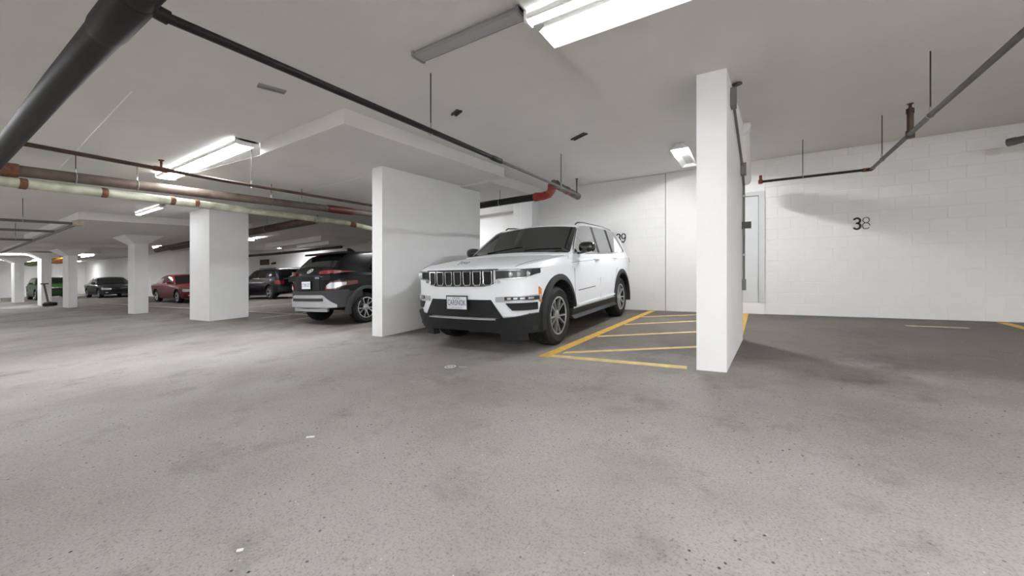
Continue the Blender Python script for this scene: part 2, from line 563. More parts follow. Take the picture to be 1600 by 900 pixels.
# ------------------------------------------------------------------ numbers painted on the wall
def arc(cx, cy, rx, ry, a0, a1, n=18):
    return [(cx + rx * math.cos(math.radians(a0 + (a1 - a0) * i / n)), cy + ry * math.sin(math.radians(a0 + (a1 - a0) * i / n))) for i in range(n + 1)]
def digit(d, wid):
    if d == '3':
        return [(arc(.05, .148, .042, .042, 160, -80), wid), (arc(.05, .055, .045, .05, 80, -155), wid), ([(.035, .104), (.075, .104)], wid * .9)]
    if d == '8':
        return [(arc(.05, .15, .042, .045, 0, 360, 24), wid), (arc(.05, .053, .047, .052, 0, 330, 24), wid)]
    return [(arc(.05, .138, .042, .055, 0, 360, 24), wid), (arc(.03, .11, .062, .11, 15, -75), wid), (arc(.05, .046, .042, .046, 195, 290), wid)]
def wall_number(label, chars, x, z):
    t = thing('bay_number', label, 'number', x, WY, z)
    for c, w, dx, m in chars:
        mb = MB()
        for pts, ww in digit(c, w):
            mb.ribbon([(u + dx, v) for u, v in pts], ww, lambda u, v, h: (x + u, WY - .004 - h, z + v), .0025)
        mb.build('digit', m, t, 0)
wall_number('black number 38 painted on the white block wall', [('3', .030, 0, 'black_paint'), ('8', .012, .118, 'grey_stroke')], 1.582, 1.505)
wall_number('black number 39 painted on the wall behind the white SUV', [('3', .026, 0, 'black_paint'), ('9', .022, .118, 'black_paint')], -2.515, 1.515)

# ------------------------------------------------------------------ pipes
def kinked(pts):
    out = [pts[0]]
    for a, b in zip(pts, pts[1:]):
        ks = [k for k in KINKS if min(a[0], b[0]) < k < max(a[0], b[0])]
        ks.sort(reverse=a[0] > b[0])
        for k in ks:
            t = (k - a[0]) / (b[0] - a[0])
            out.append(tuple(a[i] + (b[i] - a[i]) * t for i in range(3)))
        out.append(b)
    return out
def pipe(name, label, cat, pts, r, m, n=16):
    t = thing(name, label, cat, pts[0][0], pts[0][1], pts[0][2])
    MB().tube(kinked(pts), r, n).build('pipe', m, t)
    return t
def hanger(t, x, y, z, r, top=CZ, m='rod', ring='galv', axis='y'):
    h = MB().tube([(x, y, z + r), (x, y, top)], 0.006, 6).build('hanger_rod', m, t)
    mb = MB()
    R = r + .004
    pts = []
    for i in range(17):
        a = 2 * PI * i / 16
        pts.append((x + R * math.cos(a), y, z + R * math.sin(a)) if axis == 'y' else (x, y + R * math.cos(a), z + R * math.sin(a)))
    mb.tube(pts, .005, 6, False)
    mb.tube([(x, y, z + R), (x, y, z + R + .05)], .011, 6)
    mb.build('hanger_ring', ring, t)
def sleeve(t, name, a, b, r, m, n=16):
    a, b = Vector(a), Vector(b)
    d = (b - a)
    MB().tube([a, a + d * .12, a + d * .88, b], [r * .93, r, r, r * .93], n).build(name, m, t)

# sprinkler main overhead on the left, along x
mp = pipe('sprinkler_main', 'thick dark sprinkler main crossing the top left corner', 'pipe', [(3.0, .63, 2.39), (-9.5, .63, 2.39)], .076, 'main_pipe', 28)
sleeve(mp, 'coupling', (-2.45, .63, 2.39), (-2.95, .63, 2.39), .083, 'main_pipe', 28)
sleeve(mp, 'coupling', (-7.9, .63, 2.39), (-8.05, .63, 2.39), .085, 'rust', 24)
hanger(mp, -1.5, .63, 2.39, .076, axis='x')
# black branch toward the back wall
bp = pipe('branch_pipe', 'long black pipe running from the main to the back wall', 'pipe', [(-2.50, .70, 2.37), (-2.60, 3.9, 2.37)], .026, 'black_pipe')
MB().tube([(-2.60, 3.9, 2.365), (-2.70, 6.95, 2.365)], .019, 14).build('reduced_pipe', 'steel_grey', bp)
sleeve(bp, 'reducer', (-2.597, 3.80, 2.368), (-2.601, 4.02, 2.366), .032, 'black_pipe')
MB().tube([(-2.50, .63, 2.39), (-2.502, .76, 2.37)], .036, 14).build('tee', 'black_pipe', bp)
hanger(bp, -2.578, 2.74, 2.37, .026)
hanger(bp, -2.665, 5.98, 2.366, .019)
sp = MB()
sp.tube([(-2.69, 6.75, 2.38), (-2.69, 6.75, 2.60)], .014, 10).lathe([(.02, 2.60), (.012, 2.63), (.03, 2.645), (.03, 2.65)], 'z', (-2.69, 6.75, 0), 12)
sp.build('upright_sprinkler', 'rod', bp)
# thin brown branch further left
tb = pipe('branch_pipe', 'thin brown sprinkler pipe passing under the long lit fixture', 'pipe', [(-5.80, .63, 2.38), (-6.1, 2.4, 2.38), (-6.45, 6.2, 2.38)], .022, 'thin_brown')
hanger(tb, -6.17, 2.82, 2.38, .022)
sleeve(tb, 'rusty_tee', (-5.985, 1.68, 2.38), (-6.01, 1.83, 2.38), .03, 'rust')
MB().tube([(-5.99, 1.75, 2.39), (-5.99, 1.75, 2.46)], .012, 8).lathe([(.016, 2.45), (.01, 2.47), (.03, 2.485), (.03, 2.49)], 'z', (-5.99, 1.75, 0), 12).build('upright_sprinkler', 'rust', tb)
# thick brown drain pipe
br = pipe('drain_pipe', 'thick brown drain pipe with a red coupling, left of the pier', 'pipe', [(-8.2, .55, 2.58), (-8.15, 6.6, 2.56)], .075, 'brown_pipe', 20)
sleeve(br, 'rusty_coupling', (-8.2, .78, 2.58), (-8.2, .95, 2.58), .092, 'rust')
sleeve(br, 'red_coupling', (-8.15, 5.3, 2.565), (-8.15, 5.95, 2.56), .088, 'dark_red')
for y in (2.1, 4.1, 4.72, 1.45):
    hanger(br, -8.18, y, 2.57, .075)
# grey-green plastic drain under it
gp = pipe('drain_pipe', 'pale grey-green drain pipe with rusty straps, under the brown pipe', 'pipe',
          [(-8.20, .3, 2.43), (-8.30, 2.0, 2.42), (-8.62, 4.6, 2.40), (-8.85, 6.2, 2.385)], .068, 'green_pipe', 20)
MB().tube([(-8.85, 6.15, 2.385), (-8.86, 6.45, 2.37), (-8.62, 6.95, 2.24), (-8.2, 7.9, 1.95)], .062, 18).build('bend', 'green_pipe', gp)
for (x, y) in ((-8.23, .95), (-8.28, 1.72), (-8.41, 2.9), (-8.36, 2.55)):
    sleeve(gp, 'rusty_strap', (x, y, 2.422), (x - .008, y + .07, 2.42), .074, 'rust')
sleeve(gp, 'strap', (-8.72, 5.3, 2.392), (-8.725, 5.36, 2.392), .074, 'galv')
sleeve(gp, 'collar', (-8.86, 6.40, 2.373), (-8.82, 6.55, 2.34), .07, 'rust')
# drain pipe behind the pier, above the white SUV
rp = pipe('drain_pipe', 'black drain pipe with a red elbow, above the white SUV', 'pipe', [(-7.9, 7.0, 2.445), (-3.62, 6.98, 2.455)], .072, 'black_pipe', 20)
MB().tube([(-3.66, 6.98, 2.455), (-3.50, 6.98, 2.455), (-3.36, 6.96, 2.475), (-3.24, 6.82, 2.52), (-3.14, 6.62, 2.55), (-3.0, 6.56, 2.555)], [.084, .08, .08, .08, .08, .08], 18).build('red_elbow', 'red_fitting', rp)
sleeve(rp, 'elbow_collar', (-3.70, 6.98, 2.455), (-3.60, 6.98, 2.455), .09, 'red_fitting')
MB().tube([(-3.03, 6.45, 2.56), (-3.06, 7.75, 2.50)], .07, 18).build('stub_pipe', 'brown_pipe', rp)
sleeve(rp, 'stub_collar', (-3.045, 7.05, 2.535), (-3.05, 7.18, 2.528), .078, 'copper')
hanger(rp, -4.55, 6.98, 2.452, .072, 2.72, axis='x')
hanger(rp, -5.8, 6.98, 2.448, .072, axis='x')
# sprinkler branch over bay 38
sr = pipe('branch_pipe', 'dark sprinkler pipe with a bend, hung above bay 38', 'pipe', [(.22, 7.62, 2.335), (1.60, 7.66, 2.335)], .02, 'black_pipe')
MB().tube([(1.60, 7.66, 2.335), (1.46, 5.0, 2.335), (1.29, .68, 2.36)], .023, 14).build('branch', 'steel_grey', sr)
MB().tube([(1.50, 7.66, 2.335), (1.60, 7.665, 2.335), (1.597, 7.55, 2.335)], .028, 12).build('elbow', 'rust', sr)
MB().tube([(.215, 7.62, 2.30), (.215, 7.62, 2.44)], .022, 10).lathe([(.034, -.03), (.034, .03)], 'z', (.215, 7.62, 2.335), 12).build('copper_tee', 'copper', sr)
hanger(sr, .78, 7.64, 2.335, .02, axis='x'); hanger(sr, 1.565, 6.98, 2.335, .023); hanger(sr, 1.463, 5.05, 2.335, .023)
mb = MB().tube([(1.505, 5.72, 2.33), (1.505, 5.72, 2.60)], .028, 12)
mb.lathe([(.034, 2.56), (.034, 2.61), (.016, 2.62), (.012, 2.65), (.03, 2.66), (.03, 2.665)], 'z', (1.505, 5.72, 0), 12)
mb.lathe([(.038, -.04), (.038, .04)], 'z', (1.505, 5.72, 2.335), 12)
mb.build('upright_sprinkler', 'thin_brown', sr)
# white downpipe behind the near pillar
wp = pipe('vent_pipe', 'white sloping vent pipe behind the near pillar', 'pipe', [(-.03, 6.05, 2.80), (-.01, 7.4, 2.52), (.0, 7.9, 2.43)], .085, 'pvc_white', 20)
MB().tube([(-.035, 5.95, 2.82), (-.032, 6.0, 2.81)], .095, 20).build('collar', 'pvc_white', wp)
gvp = pipe('vent_pipe', 'grey vent pipe end at the right edge of the frame', 'pipe', [(3.16, 8.2, 2.575), (4.4, 7.0, 2.62)], .05, 'steel_grey', 16)
MB().tube([(3.145, 8.215, 2.575), (3.20, 8.16, 2.577)], .056, 16).build('collar', 'steel_grey', gvp)
hanger(gvp, 3.75, 7.63, 2.60, .05)
# pipework rack, far left
rk = pipe('branch_pipe', 'grey sprinkler pipes forming a comb in the far left ceiling', 'pipe', [(-12.9, 2.31, 2.45), (-24.5, 2.36, 2.45)], .035, 'steel_grey', 12)
for (x, y0, y1) in ((-12.95, -2, 2.31), (-15.0, -2, 2.31), (-17.8, -2, 2.33)):
    MB().tube([(x, y0, 2.46), (x, y1, 2.46)], .03, 10).build('side_branch', 'steel_grey', rk)
MB().box(-13.0, -12.86, 2.24, 2.40, 2.41, 2.52).build('end_coupling', 'worn_cream', rk)
hanger(rk, -12.95, 1.55, 2.46, .03)
hanger(rk, -17.8, 2.0, 2.46, .05)
# far brown pipes
fp = pipe('drain_pipe', 'brown drain pipe in the distance behind the thick pillar', 'pipe', [(-21.8, 6.22, 2.50), (-9.6, 5.95, 2.52)], .11, 'thin_brown', 16)
MB().tube([(-19.5, 6.0, 2.36), (-14.6, 6.0, 2.36)], .04, 10).build('lower_pipe', 'black_pipe', fp)
hanger(fp, -12.2, 6.0, 2.52, .11, axis='x')
fd = pipe('branch_pipe', 'black pipe hung below the ceiling above the navy SUV', 'pipe', [(-27.5, 11.5, 2.45), (-17.0, 11.8, 2.45)], .07, 'black_pipe', 12)
hanger(fd, -22, 11.65, 2.45, .07, axis='x'); hanger(fd, -18.5, 11.75, 2.45, .07, axis='x')

# conduit, junction boxes on the near pillar's right face
cd = thing('conduit', 'grey electrical conduit with boxes on the side of the near pillar', 'conduit', -.12, 4.6, 1.0)
def px_(y): return -.150 + (y - 4.115) / (5.86 - 4.115) * .12
MB().tube([(px_(4.55) + .02, 4.55, 2.63), (px_(5.5) + .02, 5.5, 2.22), (px_(5.75) + .02, 5.75, 2.0), (px_(5.75) + .02, 5.75, .70)], .013, 10).build('tube', 'conduit', cd)
MB().box(px_(4.42), px_(4.42) + .055, 4.38, 4.50, 2.58, 2.76).build('junction_box', 'conduit', cd, 0)
MB().tube([(px_(4.42) + .03, 4.44, 2.76), (px_(4.42) + .035, 4.46, 2.80), (px_(4.5) + .04, 4.52, 2.845)], .010, 8).lathe([(.045, -.012), (.045, .0)], 'z', (px_(4.52) + .05, 4.54, 2.85), 16).build('flex_lead', 'rod', cd)
MB().box(px_(5.55), px_(5.55) + .06, 5.50, 5.62, 2.10, 2.24).build('junction_box', 'conduit', cd, 0)
MB().box(px_(5.75), px_(5.75) + .10, 5.70, 5.82, 1.45, 1.53).build('switch_box', 'rod', cd, 0)
MB().box(px_(5.75), px_(5.75) + .045, 5.71, 5.80, .66, .80).build('socket_box', 'conduit', cd, 0)
for z in (1.85, 1.1):
    MB().box(px_(5.75), px_(5.75) + .04, 5.725, 5.775, z, z + .025).build('clip', 'galv', cd, 0)

# ------------------------------------------------------------------ light fixtures
def along(axis, cx, cy):
    if axis == 'x':
        return lambda u, v, z: (cx + u, cy + v, z)
    return lambda u, v, z: (cx - v, cy + u, z)
def sweep_uv(T, prof, u0, u1, closed=True):
    return MB().ring_loft([[T(u0, v, z) for v, z in prof], [T(u1, v, z) for v, z in prof]])
def trough(label, axis, cx, cy, zt, length, off=.13, depth=.10, tz=.053, lit=(0, 1), group=None, tubes=(-.035, .035), power=1.0):
    """open reflector fixture: housing on the ceiling, deep white sides, tubes inside"""
    t = thing('light_fixture', label, 'light', cx, cy, zt, group)
    T = along(axis, cx, cy)
    h = length / 2
    sweep_uv(T, [(-.06, zt), (.06, zt), (.06, zt - .03), (-.06, zt - .03)], -h, h).build('housing', 'fixture_white', t, 0)
    for s in (-1, 1):
        sweep_uv(T, [(s * .058, zt - .02), (s * .062, zt - .02), (s * (off + .004), zt - depth), (s * off, zt - depth)], -h, h).build('reflector', 'reflector', t, 0)
    for s in (-1, 1):
        m = MB()
        m.hull([T(s * h, v, z) for v, z in ((-.06, zt - .02), (.06, zt - .02), (off, zt - depth), (-off, zt - depth))],
               [T(s * (h + .006), v, z) for v, z in ((-.06, zt - .02), (.06, zt - .02), (off, zt - depth), (-off, zt - depth))])
        m.build('end_plate', 'fixture_white', t, 0)
    for v in tubes:
        a, b = -h + .03 + lit[0] * (2 * h - .06), -h + .03 + lit[1] * (2 * h - .06)
        if b > a:
            MB().tube([T(a, v, zt - tz), T(b, v, zt - tz)], .013, 10).build('tube', lamp('tube', power), t)
    return t
def strip(label, axis, cx, cy, zt, length, lit=True, group=None, w=.06, hgt=.05, power=1.0):
    """closed strip: metal spine with a wrap lens"""
    t = thing('light_fixture', label, 'light', cx, cy, zt, group)
    T = along(axis, cx, cy)
    h = length / 2
    sweep_uv(T, [(-w * .8, zt), (w * .8, zt), (w * .8, zt - .025), (-w * .8, zt - .025)], -h, h).build('spine', 'fixture_white' if lit else 'fixture_grey', t, 0)
    pr = [(w * math.cos(a), zt - .025 - hgt * abs(math.sin(a)) ** .6) for a in [PI * i / 10 for i in range(11)]]
    sweep_uv(T, pr[2:9], -h + .02, h - .02).build('lens', lamp('lens', power) if lit else 'faded_lens', t, 40)
    for q in (pr[:3] + [(pr[0][0] * .86, pr[0][1]), ], pr[8:] + [(pr[-1][0] * .86, pr[-1][1])]):
        sweep_uv(T, [(v * 1.012, z - .002) for v, z in q], -h + .02, h - .02).build('side_baffle', 'fixture_white' if lit else 'fixture_grey', t, 0)  # opaque sides added to keep lens light off the ceiling
    for s in (-1, 1):
        m = MB()
        ring = [(w * 1.06, zt), (w * 1.06, zt - .03 - hgt * .8), (w * .7, zt - .03 - hgt * 1.05), (-w * .7, zt - .03 - hgt * 1.05), (-w * 1.06, zt - .03 - hgt * .8), (-w * 1.06, zt)]
        a, b = (h - .02, h) if s > 0 else (-h, -h + .02)
        m.hull([T(a, v, z) for v, z in ring], [T(b, v, z) for v, z in ring])
        m.build('end_cap', 'fixture_white' if lit else 'fixture_grey', t, 0)
    return t

trough('bright open-sided fluorescent fixture at the top centre', 'x', -.59, 2.62, 2.85, 1.38, .13, .092, .045, power=.14)
strip('bright tube fixture beside the top centre fixture, at the frame edge', 'x', -.72, 2.40, 2.85, 1.22, True, w=.05, hgt=.05, power=.4)
strip('grey unlit strip fixture on the ceiling at the top', 'x', -1.92, 2.44, 2.93, 1.06, False, w=.07, hgt=.022)
strip('long lit wrap fixture on the ceiling above the thin brown pipe', 'x', -7.3, 2.62, 2.93, 2.9, True, w=.14, hgt=.05, power=1.0)
trough('small lit fixture near the back wall above the hatched zone', 'y', -.90, 7.28, 2.93, 1.36, .13, .092, .055, (0, .34), power=4.4)
strip('short lit strip on the ceiling left of the thick pillar', 'x', -12.9, 3.55, 2.93, 1.7, True, power=.5)
g = 'far strip lights'
strip('lit strip over the floor scrubber', 'y', -32.6, 4.6, 2.80, 3.8, True, g, .09, power=1.8)
strip('lit strip over the green car', 'y', -40.6, 4.6, 2.80, 3.6, True, g, .09, power=1.8)
strip('lit strip near the far left end wall', 'y', -48.5, 7.2, 2.93, 3.4, True, g, .09, power=1.8)
trough('half lit hanging fixture below the distant brown pipe', 'x', -15.6, 7.4, 2.70, 2.4, lit=(0, .5), group=g)
strip('lit strip above the red sedan', 'x', -25.6, 7.4, 2.93, 1.3, True, g, .08, power=1.8)
strip('lit strip above the navy SUV', 'x', -23.0, 12.6, 2.93, 2.6, True, g, .09, power=1.8)
strip('added fill strip hidden behind the thick pillar', 'y', -19.6, 8.4, 2.93, 1.3, True, g, .09, power=3.0)  # lamp added out of sight to brighten the far drop panel
strip('lit strip above the black sedan', 'x', -37.5, 7.2, 2.93, 2.6, True, g, .09, power=.8)
g = 'added fill strips over the aisle behind the viewpoint'  # unseen strips added as fill, sited and powered to brighten the scene
for x, y, p in ((-44, -1.5, 2.4), (-36, -1.5, 2.4), (-27.5, -1.5, 2.4), (-20, -1.5, 2.2), (-14, -.6, 1.8), (-7.2, -.2, .75), (-1.8, -2.2, .35), (3.8, -1.6, 2.4),
                (-20.0, -5.5, 2.0), (-8, -5.5, 3.0), (2.0, -5.5, 2.8), (5.0, -4.4, 6.0), (4.6, 2.62, 1.3), (.9, .1, 1.25)):
    strip('added fill strip over the aisle outside the view', 'x', x, y, 2.93, 2.5, True, g, .09, power=p)
strip('added fill strip near the back wall of the bay hidden by the pier', 'y', -6.8, 7.1, 2.93, 1.3, True, None, .09, power=3.0)  # hidden lamp added to brighten the thick pillar's right face

# small metal clips left in the ceiling
g = 'metal clips left in the ceiling'
for lab, x, y, a, l, m in (('pale metal strip on the ceiling by the long black pipe', -4.08, 2.05, 1.35, .24, 'fixture_grey'),
                        ('dark metal clip on the ceiling nearest the rod of the black pipe', -2.97, 3.60, -.45, .16, 'rod'),
                        ('dark metal clip on the ceiling nearest the red elbow', -2.08, 5.31, -.53, .30, 'rod')):
    t = thing('ceiling_clip', lab, 'clip', x, y, CZ, g)
    for s in (-1, 1):
        c, sn = math.cos(a), math.sin(a)
        ps = [(-l / 2, s * .026 - .012), (l / 2, s * .026 - .012), (l / 2, s * .026 + .012), (-l / 2, s * .026 + .012)]
        MB().prism([(x + u * c - v * sn, y + u * sn + v * c) for u, v in ps], CZ - .02, CZ).build('flange', m, t, 0)
    ps = [(-l / 2, -.02), (l / 2, -.02), (l / 2, .02), (-l / 2, .02)]
    MB().prism([(x + u * math.cos(a) - v * math.sin(a), y + u * math.sin(a) + v * math.cos(a)) for u, v in ps], CZ - .006, CZ + .002).build('web', m, t, 0)
# ------------------------------------------------------------------ vehicles
def pchip(keys):
    ks = sorted(keys)
    X = [k[0] for k in ks]; Y = [k[1] for k in ks]
    n = len(X)
    d = [(Y[i + 1] - Y[i]) / (X[i + 1] - X[i]) for i in range(n - 1)]
    m = [d[0]] + [0 if d[i - 1] * d[i] <= 0 else 2 * d[i - 1] * d[i] / (d[i - 1] + d[i]) for i in range(1, n - 1)] + [d[-1]]
    def f(x):
        if x <= X[0]: return Y[0]
        if x >= X[-1]: return Y[-1]
        i = 0
        while x > X[i + 1]: i += 1
        h = X[i + 1] - X[i]; t = (x - X[i]) / h
        return ((2 * t ** 3 - 3 * t * t + 1) * Y[i] + (t ** 3 - 2 * t * t + t) * h * m[i]
                + (-2 * t ** 3 + 3 * t * t) * Y[i + 1] + (t ** 3 - t * t) * h * m[i + 1])
    return f
def plin(keys):
    ks = sorted(keys)
    def f(x):
        if x <= ks[0][0]: return ks[0][1]
        for (a, p), (b, q) in zip(ks, ks[1:]):
            if x <= b: return p + (q - p) * (x - a) / (b - a)
        return ks[-1][1]
    return f

def vehicle(name, label, cat, X, Y, heading, dz=0.0):
    o = thing(name, label, cat, X, Y, dz)
    gx = GX + (0.0155 if -23 < X < -4 else 0)
    a = math.radians(heading)
    f = Vector((math.cos(a), math.sin(a), gx * math.cos(a) + GY * math.sin(a))).normalized()
    n = Vector((-gx, -GY, 1)).normalized()
    l = n.cross(f).normalized()
    o.rotation_euler = Matrix((f, l, n)).transposed().to_euler()
    return o

def text_part(s, size, conv, name, m, parent, sx=1.0):
    cu = bpy.data.curves.new('t', 'FONT')
    cu.body = s
    cu.size = size
    cu.align_x = 'CENTER'
    cu.align_y = 'CENTER'
    to = bpy.data.objects.new('t', cu)
    COL.objects.link(to)
    dg = bpy.context.evaluated_depsgraph_get()
    me = bpy.data.meshes.new_from_object(to.evaluated_get(dg))
    bpy.data.objects.remove(to)
    bpy.data.curves.remove(cu)
    mb = MB()
    mb.add([conv(v.co.x * sx, v.co.y) for v in me.vertices], [tuple(p.vertices) for p in me.polygons])
    bpy.data.meshes.remove(me)
    return mb.part(name, m, parent, 0)

def mirrored(half):
    """half section (y,z) from bottom centre to top centre -> closed ring"""
    return half + [(-y, z) for y, z in half[-2:0:-1]]

class Car:
    """one vehicle in its own frame: x forward, y left, z up, origin on the ground midway between the axles"""
    def __init__(s, root, **k):
        s.root = root
        s.__dict__.update(k)
        yx_f, yx_r = s.nose, s.tail          # (y, x) plan keys at front and rear
        s.xn = pchip(yx_f)
        s.xt = pchip(yx_r)
        ymax = max(y for y, _ in yx_f)
        s.ymax = ymax
        st = []
        N = 26
        fs = [(s.xn(ymax * i / N), ymax * i / N) for i in range(1, N + 1)]
        rs = [(s.xt(ymax * i / N), ymax * i / N) for i in range(1, N + 1)]
        s.wkeys = sorted(set([(round(x, 4), y) for x, y in fs + rs]))
        s.W = plin(s.wkeys)
        xf, xr = min(x for x, _ in fs), max(x for x, _ in rs)
        mid = [xr + (xf - xr) * i / 30 for i in range(1, 30)]
        s.stations = sorted(set([round(x, 4) for x, _ in fs + rs] + [round(x, 4) for x in mid]))
        s.ztf = pchip(s.top); s.zbf = plin(s.bottom); s.zsf = plin(s.shoulder)
        s.zrf = plin(s.roof); s.crf = plin(s.crown); s.ybf = plin(s.ybase)
    def sec(s, x):
        W, zb, zt = s.W(x), s.zbf(x), s.ztf(x)
        zs = min(s.zsf(x), zt - .05)
        k = min(1.0, W / .5)
        zm = min(.74, (zb + zs) / 2 + .1)
        return [(0, zb), (W * .82, zb), (W - .05 * k, zb + .03), (W - .012 * k, zb + .14), (W - .002 * k, zm - .12), (W, zm),
                (W - .003 * k, zs - .07), (W - .010 * k, zs), (W - .034 * k, zs + .35 * (zt - zs)), (W * .985 - .05 * k, zt - .022), (W * .90 - .05 * k, zt - .006),
                (W * .70, zt - .004), (W * .62, zt + .010 * k), (W * .3, zt + .016 * k), (0, zt + .018 * k)]
    def body(s, paint):
        m = MB()
        m.ring_loft([[(x, y, z) for y, z in mirrored(s.sec(x))] for x in s.stations])
        me = m.mesh('body', [paint, 'well'], 0)
        cut = MB(); cut.cur = 1
        for x in (s.xf, s.xr):
            for sd in (-1, 1):
                cut.lathe([(s.well, .50 * sd), (s.well, 1.3 * sd)], 'y', (x, 0, s.r + s.welldz), 40)
        bo = obj('body', me); co = obj('cut', cut.mesh('cut', [paint, 'well'], 0))
        md = bo.modifiers.new('b', 'BOOLEAN')
        md.object = co; md.operation = 'DIFFERENCE'; md.solver = 'EXACT'
        dg = bpy.context.evaluated_depsgraph_get()
        nm = bpy.data.meshes.new_from_object(bo.evaluated_get(dg))
        bpy.data.objects.remove(bo); bpy.data.objects.remove(co)
        nm.name = 'body'
        nm.polygons.foreach_set('use_smooth', [True] * len(nm.polygons))
        nm.set_sharp_from_angle(angle=math.radians(28))
        s.bodyo = obj('body', nm, s.root)
        return s.bodyo
    def yside(s, x, z):
        return s.ybf(x) - (z - s.zref) * s.tum
    def edge(s, x):
        c = s.crf(x)
        ze = max(s.zrf(x) - c, s.zref + .004)
        return ze, s.yside(x, ze), max(s.zrf(x) - ze, .001)
    def gsec(s, x):
        ze, ye, c = s.edge(x)
        yb = s.ybf(x)
        lo = s.zref - .10
        q = min(.045, (ze - s.zref) * .5)
        return [(0, lo), (yb, lo), (yb, s.zref), (s.yside(x, (s.zref + ze) / 2), (s.zref + ze) / 2), (s.yside(x, ze - q), ze - q), (ye - .010, ze - q * .3), (ye - .035, ze + c * .10 + .002),
                (ye * .82, ze + c * .33), (ye * .55, ze + c * .70), (ye * .28, ze + c * .92), (0, ze + c)]
    def cabin(s, paint):
        xs = sorted(set([k[0] for k in s.roof] + [s.roof[0][0] + (s.roof[-1][0] - s.roof[0][0]) * i / 40 for i in range(41)]))
        m = MB()
        m.ring_loft([[(x, y, z) for y, z in mirrored(s.gsec(x))] for x in xs])
        s.cab = m.part('cabin', paint, s.root, 26)
        return s.cab
    def topz(s, x, y):
        ze, ye, c = s.edge(x)
        return ze + c * (1 - min(1, abs(y) / ye) ** 2)
    def screen(s, name, xa, xb, fa, fb, m, rows=8, out=.010):
        fr, bk = [], []
        sg = 1 if (xb + xa) > 0 else -1
        for i in range(rows + 1):
            t = i / rows
            x = xa + (xb - xa) * t
            f = fa + (fb - fa) * t
            ye = s.edge(x)[1] * f
            r1, r2 = [], []
            for j in range(17):
                y = -ye + 2 * ye * j / 16
                z = s.topz(x, y)
                r1.append((x + sg * out * .7, y, z + out)); r2.append((x - sg * .02, y, z - .03))
            fr.append(r1); bk.append(r2)
        return MB().sheet(fr, bk).part(name, m, s.root, 40)
    def side_panel(s, name, poly, m, out=.004, thick=.02, sides=(1, -1), parent=None):
        res = []
        for sd in sides:
            o = [(x, sd * (s.yside(x, z) + out), z) for x, z in poly]
            i = [(x, sd * (s.yside(x, z) - thick), z) for x, z in poly]
            res.append(MB().hull(o, i).part(name, m, parent or s.root, 0))
        return res
    def side_trim(s, name, pts, m, r=.007, out=.006, sides=(1, -1)):
        for sd in sides:
            MB().tube([(x, sd * (s.yside(x, z) + out), z) for x, z in pts], r, 6).part(name, m, s.root)
    def ybody(s, x, z):
        h = s.sec(x)
        for (y0, z0), (y1, z1) in zip(h[1:], h[2:]):
            if z0 <= z <= z1 and z1 > z0:
                return y0 + (y1 - y0) * (z - z0) / (z1 - z0)
        return h[5][0]
    def body_line(s, name, pts, m, r=.004, sides=(1, -1), out=0.0):
        for sd in sides:
            MB().tube([(x, sd * (s.ybody(x, z) + out), z) for x, z in pts], r, 6).part(name, m, s.root)
    def body_patch(s, name, xs, zlo, zhi, m, out=.012, thick=.03, sides=(1, -1), parent=None, rows=3):
        zl = zlo if callable(zlo) else (lambda x: zlo)
        zh = zhi if callable(zhi) else (lambda x: zhi)
        res = []
        for sd in sides:
            fr, bk = [], []
            for i in range(rows + 1):
                t = i / rows
                fr.append([(x, sd * (s.ybody(x, zl(x) + (zh(x) - zl(x)) * t) + out), zl(x) + (zh(x) - zl(x)) * t) for x in xs])
                bk.append([(x, sd * (s.ybody(x, zl(x) + (zh(x) - zl(x)) * t) - thick), zl(x) + (zh(x) - zl(x)) * t) for x in xs])
            res.append(MB().sheet(fr, bk).part(name, m, parent or s.root, 30))
        return res
    def end_patch(s, name, y0, y1, zlo, zhi, m, out=.006, thick=.03, n=12, rear=False, parent=None, slope=0.0, zc=.7):
        """panel lying on the nose (or tail) between two heights; heights may be functions of y"""
        zl = zlo if callable(zlo) else (lambda y: zlo)
        zh = zhi if callable(zhi) else (lambda y: zhi)
        F = s.xt if rear else s.xn
        sg = -1 if rear else 1
        fr, bk = [], []
        for i in range(3):
            t = i / 2
            r1, r2 = [], []
            for j in range(n + 1):
                y = y0 + (y1 - y0) * j / n
                z = zl(y) + (zh(y) - zl(y)) * t
                x = F(abs(y)) - sg * slope * (z - zc)
                nx, ny = sg, 0.0
                e = .01
                dx = (F(abs(y) + e) - F(max(abs(y) - e, 0))) / (abs(y) + e - max(abs(y) - e, 0))
                nx, ny = 1 * sg, -dx * sg * (1 if y >= 0 else -1)
                l = math.hypot(nx, ny); nx /= l; ny /= l
                r1.append((x + nx * out, y + ny * out, z)); r2.append((x - nx * thick, y - ny * thick, z))
            fr.append(r1); bk.append(r2)
        return MB().sheet(fr, bk).part(name, m, parent or s.root, 35)
    def wheels(s, style='twin5', mspoke='alloy'):
        r, w, rr = s.r, s.tw, s.rr
        t = MB()
        h = w / 2
        prof = [(rr, -h + .03), (rr + .015, -h + .005), (r * .86, -h - .006), (r - .022, -h + .012), (r - .004, -h + .035)]
        for i in range(4):
            a = -h + .035 + (w - .07) * i / 4; b = a + (w - .07) / 4
            prof += [(r, a + .004), (r, b - .010), (r - .008, b - .008), (r - .008, b - .002)]
        prof += [(r - .004, h - .035), (r - .022, h - .012), (r * .86, h + .006), (rr + .015, h - .005), (rr, h - .03)]
        t.lathe(prof, 'y', (0, 0, 0), 48, True)
        tm = t.mesh('tire', 'rubber', 30)
        d = MB().lathe([(rr + .004, -h + .03), (rr + .004, h - .015), (rr - .012, h - .010), (rr - .022, h - .03), (rr - .028, h - .09), (.03, h - .10), (.03, -h + .03)], 'y', (0, 0, 0), 36, True)
        dm = d.mesh('rim', 'rim_dark', 30)
